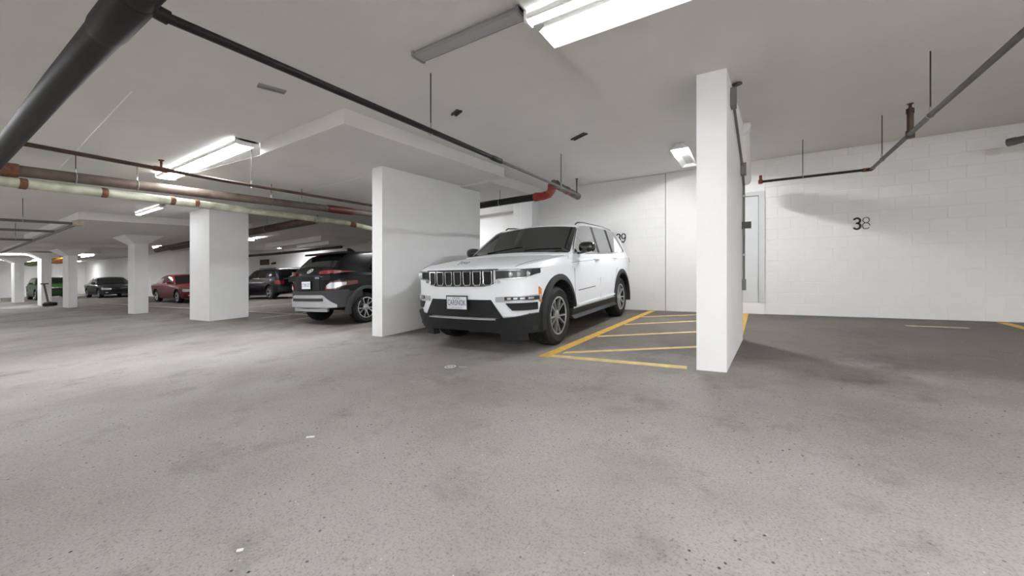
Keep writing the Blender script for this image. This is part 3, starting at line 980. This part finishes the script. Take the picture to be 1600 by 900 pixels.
        lip = MB().lathe([(rr + .005, h - .018), (rr + .005, h - .006), (rr - .014, h - .006), (rr - .016, h - .02)], 'y', (0, 0, 0), 40, True).mesh('rim_lip', mspoke, 30)
        hub = MB().lathe([(.075, h - .06), (.07, h - .032), (.035, h - .026), (.03, h - .022)], 'y', (0, 0, 0), 20).mesh('hub_cap', mspoke, 30)
        sm = MB()
        def bar(a0, a1, w0, w1):
            def P(rad, a, off, dep):
                c, q = math.cos(a), math.sin(a)
                return (rad * c - off * q, dep, rad * q + off * c)
            r0, r1 = .05, rr - .006
            y0, y1 = h - .03, h - .016
            a_, b_ = [], []
            for (rad, a, ww, yy) in ((r0, a0, w0, y0), (r1, a1, w1, y1)):
                a_.append([P(rad, a, -ww, yy), P(rad, a, ww, yy)])
                b_.append([P(rad, a, -ww * 1.15, yy - .035), P(rad, a, ww * 1.15, yy - .035)])
            sm.sheet(a_, b_)
        if style == 'twin5':
            bar(-.05, -.26, .009, .011); bar(.05, .26, .009, .011); n = 5
        elif style == 'multi':
            bar(0, .0, .010, .018); n = 10
        else:
            bar(0, 0, .03, .045); n = 5
        spm = sm.mesh('spoke', mspoke, 20)
        for x in (s.xf, s.xr):
            for sd in (1, -1):
                to = obj('tire', tm, s.root, (x, sd * s.track, r), (0, 0, 0 if sd > 0 else PI))
                obj('rim', dm, to); obj('rim_lip', lip, to); obj('hub_cap', hub, to)
                for i in range(n):
                    obj('spoke', spm, to, (0, 0, 0), (0, 2 * PI * i / n + .3, 0))
    def flare(s, x, a0, a1, ri, ro, y0, y1, m, sides=(1, -1), name='fender_flare', cz=None):
        cz = s.r + s.welldz if cz is None else cz
        for sd in sides:
            fr, bk = [], []
            for R in (ri, (ri + ro) / 2, ro):
                fr.append([(x + R * math.cos(math.radians(a)), sd * (y1 - (.012 if R == ro else 0)), cz + R * math.sin(math.radians(a))) for a in [a0 + (a1 - a0) * i / 28 for i in range(29)]])
                bk.append([(x + R * math.cos(math.radians(a)), sd * y0, cz + R * math.sin(math.radians(a))) for a in [a0 + (a1 - a0) * i / 28 for i in range(29)]])
            MB().sheet(fr, bk).part(name, m, s.root, 40)
    def mirror(s, x, y, z, m='gloss_black', trim=None, sx=.11, sy=.125, sz=.085):
        for sd in (1, -1):
            rings = []
            for i in range(9):
                a = -PI / 2 + PI * i / 8
                k = max(math.cos(a), .02) ** .55
                yy = y + sy * math.sin(a)
                rings.append([(x + sx * k * (abs(math.cos(b)) ** .7) * (1 if math.cos(b) > 0 else -.45), sd * yy, z + sz * k * (abs(math.sin(b)) ** .7) * (1 if math.sin(b) > 0 else -1)) for b in [2 * PI * j / 16 for j in range(16)]])
            mo = MB().ring_loft(rings).part('mirror', m, s.root, 50)
            MB().hull([(x - .03, sd * (y - sy - .09), z - sz - .03), (x + .09, sd * (y - sy - .09), z - sz - .03), (x + .05, sd * (y + .07), z - sz * .85), (x - .03, sd * (y + .07), z - sz * .85)],
                      [(x - .03, sd * (y - sy - .09), z - sz + .01), (x + .09, sd * (y - sy - .09), z - sz + .01), (x + .05, sd * (y + .07), z - sz * .7), (x - .03, sd * (y + .07), z - sz * .7)]).part('mirror_arm', m, mo, 30)
            if trim:
                MB().tube([(x + sx * .5, sd * (y - sy * .8), z - sz * .86), (x + sx * .55, sd * (y + sy * .7), z - sz * .80)], .008, 6).part('mirror_trim', trim, mo)
    def handle(s, x, z, m, sides=(1, -1)):
        for sd in sides:
            y = s.ybody(x, z)
            MB().tube([(x + .10, sd * (y - .004), z), (x + .075, sd * (y + .028), z + .002), (x - .075, sd * (y + .028), z + .002), (x - .10, sd * (y - .004), z)], .014, 8).part('door_handle', m, s.root)
    def plate(s, y, z, out, rear=False, w=.305, h=.152, text=None, col='plate_blue', small=None):
        sg = -1 if rear else 1
        x = (s.xt if rear else s.xn)(abs(y)) + sg * out
        fr = MB().hull([(x - sg * .012, y + a * (w / 2 + .014), z + b * (h / 2 + .014)) for a, b in ((-1, -1), (1, -1), (1, 1), (-1, 1))],
                       [(x, y + a * (w / 2 + .014), z + b * (h / 2 + .014)) for a, b in ((-1, -1), (1, -1), (1, 1), (-1, 1))]).part('license_plate_frame', 'gloss_black', s.root, 0)
        pl = MB().hull([(x - sg * .008, y + a * w / 2, z + b * h / 2) for a, b in ((-1, -1), (1, -1), (1, 1), (-1, 1))],
                       [(x + sg * .004, y + a * w / 2, z + b * h / 2) for a, b in ((-1, -1), (1, -1), (1, 1), (-1, 1))]).part('license_plate', 'plate_white', fr, 0)
        if text:
            conv = lambda u, v: (x + sg * .0055, y + sg * u, z + v)
            text_part(text, .098, lambda u, v: (x + sg * .0055, y + sg * u, z + v), 'plate_characters', col, fr, .62)
            if small:
                text_part(small[0], .026, lambda u, v: (x + sg * .0055, y + sg * u, z + v + .058), 'plate_top_line', col, fr, 1.0)
                text_part(small[1], .018, lambda u, v: (x + sg * .0055, y + sg * u, z + v - .060), 'plate_bottom_line', col, fr, 1.0)
        return fr

# --- the white SUV -------------------------------------------------
root = vehicle('sport_utility_vehicle', 'large white SUV with a seven-slot grille, parked nose-out in bay 39', 'car', -3.03, 6.155, -90)
J = Car(root, xf=1.482, xr=-1.482, r=.387, tw=.262, rr=.247, track=.805, well=.475, welldz=.0,
        nose=[(0, 2.40), (.3, 2.39), (.5, 2.362), (.65, 2.325), (.78, 2.26), (.86, 2.18), (.91, 2.09), (.94, 1.98), (.955, 1.82), (.962, 1.5)],
        tail=[(0, -2.50), (.4, -2.49), (.65, -2.46), (.80, -2.40), (.88, -2.32), (.93, -2.2), (.955, -2.0), (.962, -1.6)],
        top=[(2.42, 1.022), (2.36, 1.042), (2.28, 1.066), (2.15, 1.09), (1.9, 1.125), (1.5, 1.168), (1.0, 1.20), (.5, 1.215), (-1.0, 1.245), (-2.2, 1.25), (-2.5, 1.22)],
        bottom=[(2.4, .44), (2.12, .42), (2.0, .30), (1.0, .30), (-1.0, .29), (-2.0, .34), (-2.5, .42)],
        shoulder=[(2.4, .97), (2.04, 1.03), (1.0, 1.085), (-1.9, 1.165), (-2.5, 1.17)],
        roof=[(1.06, 1.215), (.95, 1.285), (.20, 1.728), (.10, 1.748), (-.1, 1.768), (-.6, 1.785), (-1.2, 1.772), (-1.8, 1.732), (-2.08, 1.69), (-2.18, 1.64), (-2.46, 1.215)],
        crown=[(-2.46, .05), (-2.1, .05), (-1.8, .045), (.0, .045), (.2, .06), (.9, .085), (1.06, .0)],
        ybase=[(-2.46, .80), (-2.2, .88), (-1.6, .925), (1.06, .925)], zref=1.205, tum=.36)
J.body('paint_white'); J.cabin('paint_white')
J.screen('windshield', .985, .245, .955, .935, 'glass', 10)
# wiper shades
for (ya, yb) in ((.15, .72), (-.55, .05)):
    pts = [(.965 - .10 * t, ya + (yb - ya) * t, J.topz(.965 - .10 * t, ya + (yb - ya) * t) + .018) for t in [i / 6 for i in range(7)]]
    MB().tube(pts, .008, 6).part('wiper', 'gloss_black', root)
J.screen('rear_window', -2.22, -2.40, .85, .86, 'glass', 5)
J.side_panel('side_window', [(.86, 1.235), (.74, 1.34), (.36, 1.615), (.22, 1.668), (-.05, 1.692), (-.30, 1.70), (-.20, 1.24)], 'glass_side')
J.side_panel('side_window', [(-.31, 1.243), (-.415, 1.702), (-1.08, 1.70), (-.99, 1.255)], 'glass_side')
J.side_panel('side_window', [(-1.10, 1.258), (-1.20, 1.698), (-1.62, 1.672), (-1.80, 1.61), (-1.98, 1.33), (-1.93, 1.29)], 'glass_side')
J.side_panel('window_pillar', [(-.205, 1.24), (-.305, 1.70), (-.41, 1.702), (-.305, 1.243)], 'mesh_black', .006)
J.side_panel('window_pillar', [(-.995, 1.255), (-1.085, 1.70), (-1.195, 1.698), (-1.095, 1.258)], 'mesh_black', .006)
J.side_trim('window_trim', [(.90, 1.222), (.72, 1.37), (.34, 1.635), (.20, 1.682), (-.05, 1.706), (-.4, 1.716), (-1.1, 1.714), (-1.63, 1.686), (-1.82, 1.62), (-2.0, 1.33)], 'satin_silver', .008)
J.side_trim('window_trim', [(.90, 1.222), (-.2, 1.228), (-1.0, 1.242), (-1.93, 1.278), (-2.0, 1.33)], 'gloss_black', .007)
J.wheels('twin5')
# arches, rockers, lower bumper in dark cladding
J.flare(1.482, -12, 172, .475, .55, .90, .982, 'cladding')
J.flare(-1.482, 6, 192, .475, .55, .88, .982, 'cladding')
J.body_patch('rocker_panel', [-1.04 + 2.08 * i / 8 for i in range(9)], .285, .425, 'cladding', .014, .05)
J.end_patch('lower_bumper', -.93, .93, lambda y: .275 - .02 * abs(y), lambda y: .425 + .07 * (abs(y) / .93) ** 3, 'cladding', .020, .10, 30, slope=-.38, zc=.43)
J.end_patch('skid_strip', -.52, .52, .424, .436, 'satin_silver', .028, .02, 16)
for sd in (1, -1):
    J.end_patch('air_dam', sd * .54, sd * .86, .175, .27, 'cladding', -.13, .04, 6, slope=-.3, zc=.27)
    J.body_patch('bumper_corner', [1.90 + .25 * i / 6 for i in range(7)], .29, lambda x: .49, 'cladding', .012, .04, (sd,))
# grille with seven slots
gr = J.end_patch('grille', -.50, .50, lambda y: .822 + .03 * max(0, abs(y) - .42) / .08, 1.018, 'gloss_black', .012, .04, 16)
for i in range(7):
    yc = -.435 + .145 * i
    w, zl, zh = .056, .838, 1.004
    pts = []
    for (u, v) in [(-w, zh), (w, zh), (w * .97, zl + .03), (w * .6, zl), (-w * .6, zl), (-w * .97, zl + .03), (-w, zh)]:
        pts.append((J.xn(abs(yc + u)) + .022, yc + u * (1.0), v))
    MB().tube(pts, .0085, 8, True).part('slot_ring', 'chrome', gr)
    J.end_patch('slot_mesh', yc - w + .01, yc + w - .01, zl + .012, zh - .008, 'mesh_black', .016, .01, 3, parent=gr)
J.end_patch('grille_lid', -.56, .56, 1.020, 1.030, 'gloss_black', .010, .02, 14)
for sd in (1, -1):
    hl = J.end_patch('headlight', sd * .53, sd * .935, lambda y: .905 + .015 * (abs(y) - .53) / .4 + .05 * max(0, abs(y) - .84) / .10, lambda y: 1.018 + .008 * (abs(y) - .53) / .4, 'lamp_dark', .012, .05, 24)
    J.end_patch('running_light', sd * .55, sd * .85, lambda y: .898 + .02 * (abs(y) - .53) / .4, lambda y: .912 + .02 * (abs(y) - .53) / .4, 'lamp_clear', .018, .02, 12, parent=hl)
    J.end_patch('light_bar', sd * .54, sd * .80, 1.006, 1.014, 'lamp_clear', .016, .01, 8, parent=hl)
    for yy in (.70, .78, .86):
        c = (J.xn(yy) + .004, sd * yy, .962)
        MB().lathe([(.036, -.01), (.036, .008), (.026, .014)], 'x', c, 16).part('projector', 'lamp_clear', hl)
    J.end_patch('grille_corner', sd * .505, sd * .585, lambda y: .865, lambda y: .905 - .2 * max(0, abs(y) - .56), 'chrome', .016, .02, 4)
    fg = J.end_patch('fog_surround', sd * .52, sd * .935, lambda y: .634 + .02 * (abs(y) - .5), lambda y: .700 + .012 * (abs(y) - .6) / .3, 'satin_silver', .014, .03, 10)
    J.end_patch('fog_light', sd * .63, sd * .925, .655, .697, 'lamp_dark', .020, .02, 8, parent=fg)
    for k in range(4):
        J.end_patch('fog_element', sd * (.66 + .065 * k), sd * (.70 + .065 * k), .666, .688, 'lamp_clear', .024, .01, 2, parent=fg)
    J.end_patch('side_intake', sd * .64, sd * .92, lambda y: .618 - .083 * min(1, (abs(y) - .64) / .07), .622, 'mesh_black', .010, .03, 28)
    J.body_patch('side_marker', [1.985 + .05 * i / 3 for i in range(4)], lambda x: .63 - .5 * (2.03 - x), lambda x: .80 - .6 * (2.03 - x), 'amber', .016, .02, (sd,))
J.end_patch('front_intake', -.60, .60, .447, lambda y: .662 - .21 * max(0, (abs(y) - .46)) / .14, 'mesh_black', .010, .03, 60)
J.plate(0, .625, .05, text='CARSNOK', small=('ONTARIO', 'YOURS TO DISCOVER'))
text_part('Jeep', .10, lambda u, v: (2.26 - v * .9, u, J.ztf(2.26) + .030 + (v + .04) * .55), 'hood_badge', 'rim_dark', root)
J.mirror(.66, 1.055, 1.305, trim='satin_silver')
J.handle(-.02, 1.125, 'paint_white'); J.handle(-1.03, 1.148, 'paint_white')
# shut lines, mouldings
J.body_line('door_seam', [(.93, .44), (.96, .7), (.96, 1.0), (.93, 1.17)], 'seam', .0035)
J.body_line('door_seam', [(-.18, .44), (-.18, .8), (-.22, 1.18)], 'seam', .0035)
J.body_line('door_seam', [(-.97, .46), (-1.0, .72), (-1.17, .95), (-1.19, 1.20)], 'seam', .0035)
J.body_line('character_line', [(1.95, 1.028), (1.0, 1.085), (0, 1.12), (-1.9, 1.165)], 'seam', .003, out=-.001)
J.body_line('side_badge', [(.83, .675), (.10, .692)], 'rim_dark', .006)
J.body_patch('door_moulding', [-.95 + 1.80 * i / 6 for i in range(7)], lambda x: .47 + .012 * (x + 1) * -1, lambda x: .50 + .012 * (x + 1) * -1, 'paint_white', .018, .02)
for sd in (1, -1):
    MB().tube([(x, sd * y, z) for x, y, z in ((2.25, .74, 1.052), (2.18, .765, 1.075), (2.0, .80, 1.108), (1.5, .83, 1.155), (1.02, .84, 1.192))], .0028, 6).part('hood_seam', 'seam', root)
    MB().tube([(.17, sd * .675, 1.715), (.10, sd * .68, 1.745), (-.1, sd * .685, 1.765), (-1.2, sd * .68, 1.768), (-1.75, sd * .665, 1.742), (-1.85, sd * .66, 1.705)], .013, 8).part('roof_rail', 'gloss_black', root)
    J.body_patch('tail_light', [-2.42 + .20 * i / 4 for i in range(5)], 1.06, 1.15, 'lamp_red', .008, .02, (sd,))

# --- the black hatchback -------------------------------------------
root = vehicle('hatchback', 'black compact hatchback with silver rear skid plate, half hidden by the pier', 'car', -7.72, 6.66, 90)
K = Car(root, xf=1.30, xr=-1.30, r=.325, tw=.215, rr=.215, track=.78, well=.40, welldz=.0,
        nose=[(0, 2.13), (.4, 2.10), (.65, 2.02), (.80, 1.88), (.87, 1.65), (.895, 1.35), (.90, 1.1)],
        tail=[(0, -2.05), (.4, -2.035), (.6, -2.0), (.72, -1.94), (.81, -1.83), (.865, -1.67), (.89, -1.45), (.90, -1.2)],
        top=[(2.15, .86), (1.7, .97), (1.0, 1.03), (0, 1.05), (-1.2, 1.08), (-1.8, 1.13), (-1.96, 1.12), (-2.05, 1.03)],
        bottom=[(2.1, .26), (1, .22), (-1, .22), (-1.7, .30), (-2.05, .38)],
        shoulder=[(2.1, .75), (1, .92), (-1, .97), (-2.05, 1.0)],
        roof=[(1.10, 1.04), (.30, 1.44), (.10, 1.49), (-.4, 1.555), (-.9, 1.56), (-1.4, 1.53), (-1.56, 1.50), (-1.62, 1.46), (-2.03, 1.05)],
        crown=[(-2.0, .05), (-1.5, .05), (-1.3, .04), (.1, .04), (.9, .06), (1.1, 0)],
        ybase=[(-2.02, .74), (-1.75, .80), (-1.3, .845), (1.1, .85)], zref=1.03, tum=.40)
K.body('paint_black'); K.cabin('paint_black')
K.screen('rear_window', -1.65, -1.86, .86, .90, 'glass', 6, .008)
K.screen('windshield', 1.02, .34, .95, .93, 'glass', 6)
K.side_panel('side_window', [(.75, 1.08), (.25, 1.40), (-.25, 1.45), (-.2, 1.08)], 'glass')
K.side_panel('side_window', [(-.28, 1.08), (-.33, 1.45), (-.95, 1.43), (-1.15, 1.20), (-1.1, 1.10)], 'glass')
K.wheels('twin5')
K.flare(1.30, -12, 192, .40, .47, .82, .915, 'cladding_grey')
K.flare(-1.30, -12, 192, .40, .47, .80, .915, 'cladding_grey')
K.body_patch('side_cladding', [-.92 + 1.84 * i / 6 for i in range(7)], .24, .42, 'cladding_grey', .012, .04)
K.end_patch('rear_bumper', -.86, .86, lambda y: .36 + .03 * abs(y), lambda y: .715 + .02 * abs(y), 'cladding_grey', .018, .06, 28, rear=True)
for sd in (1, -1):
    K.body_patch('bumper_side', [-1.70 + .30 * i / 4 for i in range(5)], .36, lambda x: .70 + .25 * max(0, x + 1.55), 'cladding_grey', .010, .04, (sd,))
sk = K.end_patch('skid_plate', -.76, .76, lambda y: .385, lambda y: .640 - .20 * max(0, (abs(y) - .50)) / .26, 'satin_silver', .040, .05, 26, rear=True)
K.end_patch('skid_insert', -.52, .52, .515, .575, 'cladding_grey', .050, .02, 18, rear=True, parent=sk)
K.end_patch('diffuser', -.58, .58, .30, .385, 'satin_silver', .0, .05, 12, rear=True)
for sd in (1, -1):
    tl = K.end_patch('tail_light', sd * .42, sd * .875, lambda y: 1.06 + .03 * max(0, abs(y) - .72) / .155, lambda y: 1.135 - .03 * max(0, .55 - abs(y)) / .13 - .03 * max(0, abs(y) - .72) / .155, 'lamp_red', .014, .03, 16, rear=True)
    K.end_patch('tail_light_core', sd * .48, sd * .80, 1.085, 1.108, 'lamp_deep_red', .020, .02, 10, rear=True, parent=tl)
    ll = K.end_patch('lower_lamp', sd * .56, sd * .885, lambda y: .735 + .10 * max(0, abs(y) - .74) / .14, lambda y: .80 + .11 * min(1, (abs(y) - .56) / .12), 'lamp_deep_red', .020, .03, 16, rear=True)
    K.end_patch('lamp_glass', sd * .60, sd * .845, lambda y: .765 + .09 * max(0, abs(y) - .74) / .14, lambda y: .80 + .085 * min(1, (abs(y) - .56) / .12), 'lamp_clear', .026, .02, 10, rear=True, parent=ll)
K.end_patch('tailgate_recess', -.40, .40, .735, .955, 'mesh_black', .006, .03, 10, rear=True)
K.plate(0, .845, .03, rear=True, w=.30, h=.15, text='CTBN 227')
K.end_patch('tailgate_trim', -.44, -.74, 1.005, 1.015, 'chrome', .010, .01, 6, rear=True)
# oval slanted-H emblem
em = MB()
zc = 1.135
cv = lambda u, v, h: (-2.03 + (zc + v - 1.05) / 1.0 - .035 - h, -u, zc + v)
em.ribbon(arc(0, 0, .075, .042, 0, 360, 24), .011, cv, .004)
em.ribbon([(-.045, -.030), (-.022, .034)], .014, cv, .004); em.ribbon([(.022, -.034), (.045, .030)], .014, cv, .004)
em.ribbon([(-.034, -.006), (0, .002), (.034, .006)], .012, cv, .004)
em.part('emblem', 'badge_silver', root, 0)
text_part('KONA', .05, lambda u, v: (-2.048, .0 - u - .34, .985 + v), 'tailgate_badge', 'badge_silver', root)
sp = MB().hull([(-1.34, -.60, 1.495), (-1.34, .60, 1.495), (-1.74, .585, 1.475), (-1.74, -.585, 1.475)][::-1], [(-1.34, -.60, 1.54), (-1.34, .60, 1.54), (-1.73, .58, 1.515), (-1.73, -.58, 1.515)][::-1]).part('roof_spoiler', 'spoiler_black', root, 30)
MB().tube([(-1.745, -.30, 1.49), (-1.745, .30, 1.49)], .006, 6).part('brake_light', 'lamp_deep_red', sp)
MB().hull([(-.85, -.02, 1.55), (-.85, .02, 1.55), (-1.08, .025, 1.545), (-1.08, -.025, 1.545)], [(-1.0, -.004, 1.635), (-1.0, .004, 1.635), (-1.08, .005, 1.64), (-1.08, -.005, 1.64)]).part('antenna_fin', 'gloss_black', root, 30)
MB().tube([(-1.905, .05, K.topz(-1.90, .05) + .02), (-1.89, -.10, K.topz(-1.89, -.1) + .022), (-1.88, -.36, K.topz(-1.88, -.36) + .022)], .008, 6).part('rear_wiper', 'gloss_black', root)
MB().tube([(-1.985, -.10, .40), (-1.985, .30, .40)], .012, 8).part('tow_bar', 'rim_dark', root)
K.mirror(.62, .99, 1.12, 'gloss_black'); K.handle(-.1, .92, 'paint_black'); K.handle(-.95, .94, 'paint_black')

# --- plainer vehicles in the distance ------------------------------
def plain_car(root, paint, H, L, Wd, xf, xr, kind, front=True, rear=True):
    r = .325 if kind == 'sedan' else .35
    hw = Wd / 2
    nf, nr = L / 2 + .05, -L / 2 + .05
    zb = .95 if kind == 'sedan' else 1.06
    if kind == 'sedan':
        top = [(nf, .66), (nf - .25, .76), (nf - .7, .86), (.95, .95), (0, .96), (-1.2, .98), (-1.7, 1.0), (nr, .93)]
        roof = [(1.15, zb), (.35, H - .06), (.1, H - .015), (-.3, H), (-.8, H - .02), (-1.1, H - .08), (-1.85, zb)]
        win = [[(.85, 1.0), (.28, H - .14), (-.30, H - .10), (-.28, 1.0)], [(-.36, 1.0), (-.38, H - .10), (-.85, H - .14), (-1.35, 1.02)]]
    else:
        top = [(nf, .78), (nf - .2, .90), (nf - .6, 1.0), (1.0, 1.06), (0, 1.06), (-1.2, 1.08), (nr + .2, 1.08), (nr, 1.05)]
        roof = [(1.20, zb), (.50, H - .07), (.2, H - .02), (-.5, H), (-1.5, H - .02), (nr + .35, H - .06), (nr + .25, H - .12), (nr + .03, zb)]
        win = [[(.90, 1.10), (.45, H - .17), (-.15, H - .12), (-.15, 1.10)], [(-.24, 1.10), (-.24, H - .12), (-1.0, H - .12), (-1.0, 1.10)], [(-1.08, 1.10), (-1.08, H - .12), (nr + .52, H - .15), (nr + .30, 1.12)]]
    c = Car(root, xf=xf, xr=xr, r=r, tw=.215, rr=r * .66, track=hw - .13, well=r + .07, welldz=0,
            nose=[(0, nf), (hw * .5, nf - .04), (hw * .75, nf - .14), (hw * .9, nf - .30), (hw * .97, nf - .5), (hw, nf - .85)],
            tail=[(0, nr), (hw * .5, nr + .02), (hw * .75, nr + .07), (hw * .9, nr + .17), (hw * .97, nr + .35), (hw, nr + .7)],
            top=top, bottom=[(nf, .24), (1, .2), (-1, .2), (nr, .34)], shoulder=[(nf, .62), (.9, .84), (-1, .9), (nr, .9)],
            roof=roof, crown=[(roof[-1][0], .04), (-1, .04), (.2, .04), (1, .06), (1.2, 0)],
            ybase=[(roof[-1][0], hw - .12), (-1.2, hw - .06), (1.2, hw - .05)], zref=zb, tum=.42 if kind == 'sedan' else .34)
    c.body(paint); c.cabin(paint)
    c.screen('windshield', roof[0][0] - .07, roof[1][0] + .02, .95, .93, 'glass', 6)
    if kind == 'sedan':
        c.screen('rear_window', -1.12, -1.78, .9, .9, 'glass', 5)
    else:
        c.screen('rear_window', nr + .235, nr + .10, .88, .9, 'glass', 4)
    for w in win:
        c.side_panel('side_window', w, 'glass')
    c.wheels('five')
    c.mirror(.80, hw + .08, zb + .09, paint, None, .09, .10, .07)
    c.handle(-.05, .82, paint); c.handle(-1.0, .84, paint)
    c.body_line('door_seam', [(.95, .35), (.95, .85)], 'seam', .004); c.body_line('door_seam', [(-.2, .3), (-.2, .88)], 'seam', .004)
    zf = .60 if kind == 'sedan' else .74
    for sd in (1, -1):
        c.end_patch('headlight', sd * hw * .52, sd * hw * .95, zf - .03, lambda y: zf + .07 + .10 * (abs(y) / hw - .5), 'lamp_clear', .012, .03, 10)
        zt_ = .80 if kind == 'sedan' else .86
        c.end_patch('tail_light', sd * hw * .62, sd * hw * .96, zt_ - .10, zt_ + .10, 'lamp_red', .012, .03, 8, rear=True)
        c.end_patch('fog_light', sd * hw * .68, sd * hw * .80, .36, .41, 'lamp_clear', .010, .02, 3)
    c.end_patch('grille', -hw * .46, hw * .46, zf - .06, zf + .04, 'mesh_black', .010, .03, 8)
    c.end_patch('lower_intake', -hw * .62, hw * .62, .30, .40, 'mesh_black', .010, .03, 8)
    c.end_patch('chrome_strip', -hw * .56, hw * .56, zf + .045, zf + .06, 'chrome', .012, .02, 8)
    return c
root = vehicle('sedan', 'dark red sedan seen from its right front, behind the thick pillar', 'car', -25.75, 8.62, 0)
plain_car(root, 'paint_red', 1.46, 4.85, 1.83, 1.39, -1.39, 'sedan')
root = vehicle('sedan', 'glossy black sedan parked deep in the garage between two flared columns', 'car', -39.5, 8.70, 0)
plain_car(root, 'paint_sedan', 1.45, 4.85, 1.84, 1.42, -1.42, 'sedan')
root = vehicle('sport_utility_vehicle', 'navy black SUV seen from behind, left of the hatchback', 'car', -21.8, 11.05, 180)
N = plain_car(root, 'paint_navy', 1.58, 4.45, 1.82, 1.33, -1.33, 'suv')
N.end_patch('tailgate_strip', -.62, .62, 1.0, 1.03, 'chrome', .012, .02, 10, rear=True)
N.plate(0, .86, .02, rear=True, text='BVKW 482')
N.end_patch('rear_bumper', -.80, .80, .40, .62, 'cladding', .02, .05, 14, rear=True)
for sd in (1, -1):
    MB().tube([(.1, sd * .62, 1.585), (-1.5, sd * .60, 1.575)], .02, 8).part('roof_rail', 'gloss_black', root)
root = vehicle('hatchback', 'green car half hidden behind the columns at the far left', 'car', -42.6, 6.35, 0)
plain_car(root, 'paint_green', 1.58, 4.3, 1.80, 1.30, -1.30, 'suv')

# ------------------------------------------------------------------ small things at the far left
t = thing('floor_scrubber', 'small upright floor scrubber with grey body and tall handle, at a column foot', 'machine', -30.9, 4.62)
MB().lathe([(.22, .02), (.26, .05), (.26, .14), (.20, .20), (.08, .24)], 'z', (-30.9, 4.58, 0), 20).build('brush_deck', 'rubber', t)
MB().box(-30.95, -30.7, 4.62, 4.98, .20, .46).build('tank', 'machine_grey', t, 0)
MB().tube([(-30.92, 4.52, .20), (-31.05, 4.40, 1.15)], .04, 10).build('handle_pole', 'steel_grey', t)
MB().tube([(-31.06, 4.28, 1.17), (-31.06, 4.56, 1.17)], .028, 8).build('handle_bar', 'rod', t)
def kayak(label, m, a, b, z):
    t = thing('kayak', label, 'kayak', (a[0] + b[0]) / 2, (a[1] + b[1]) / 2, z)
    A, Bv = Vector((a[0], a[1], 0)), Vector((b[0], b[1], 0))
    d = (Bv - A); n = Vector((-d.y, d.x, 0)).normalized()
    rings = []
    for i in range(13):
        s_ = i / 12
        w = .36 * max(math.sin(PI * s_), .03) ** .7
        c = A + d * s_
        up = .10 * (2 * s_ - 1) ** 2
        rings.append([tuple(c + n * (w * math.cos(q)) + Vector((0, 0, z + up + .17 * max(math.sin(PI * s_), .1) ** .5 * math.sin(q)))) for q in [2 * PI * j / 12 for j in range(12)]])
    MB().ring_loft(rings).build('hull', m, t, 60)
    for s_ in (.3, .7):
        c = A + d * s_
        MB().tube([(c.x, c.y, z + .1), (c.x, c.y, 2.80)], .01, 6).build('strap', 'rod', t)
kayak('olive green kayak hung under the ceiling above the green car', 'kayak_green', (-44.6, 5.45), (-41.3, 5.7), 2.53)
kayak('ochre kayak hung under the ceiling behind the column with the scrubber', 'kayak_yellow', (-35.5, 5.25), (-32.5, 5.35), 2.44)
t = thing('notice_board', 'small brown board on the far wall above the navy SUV', 'sign', -28.8, 13.98, 2.0)
MB().box(-29.35, -28.2, 13.95, 14.0, 1.95, 2.3).build('board', 'board_brown', t, 0)
MB().box(-29.38, -28.17, 13.955, 13.995, 2.3, 2.33).build('top_rail', 'black_paint', t, 0)
t = thing('security_camera', 'tiny dark security camera on the far wall beside the brown board', 'camera', -27.4, 13.95, 2.0)
MB().tube([(-27.4, 14.0, 2.05), (-27.4, 13.75, 2.0)], .06, 10).build('housing', 'black_paint', t)
MB().lathe([(.09, -.03), (.09, .0)], 'y', (-27.4, 14.0, 2.05), 12).build('mount', 'rod', t)

# litter and drain mark on the floor
def litter(label, x, y, l, w, a):
    c, s_ = math.cos(a), math.sin(a)
    t = thing('litter', label, 'litter', x, y, 0, 'scraps on the asphalt')
    pts = [(-l / 2, -w / 2), (0, -w * .62), (l / 2, -w / 2), (l / 2, w / 2), (0, w * .55), (-l / 2, w / 2)]
    MB().prism([(x + u * c - v * s_, y + u * s_ + v * c) for u, v in pts], 0, .004).build('scrap', 'litter_white', t, 0)
litter('white paper scrap on the asphalt left of centre', -2.388, 1.435, .05, .014, .7)
litter('small white scrap on the asphalt near the bottom edge', -1.658, .717, .022, .010, .8)
fmk = MB()
fmk.ribbon(arc(-2.70, 3.17, .05, .06, 0, 360, 20), .014, lambda u, v, h: (u, v, .002 + h), .001)
fmk.ribbon(arc(-2.70, 3.17, .02, .024, 0, 360, 14), .012, lambda u, v, h: (u, v, .002 + h), .001)
fmk.ribbon([(-2.61, 3.20), (-2.53, 3.24)], .012, lambda u, v, h: (u, v, .002 + h), .001)
fmk.build('survey_mark', 'litter_white', floor, 0)['label'] = 'white survey mark sprayed on the asphalt'
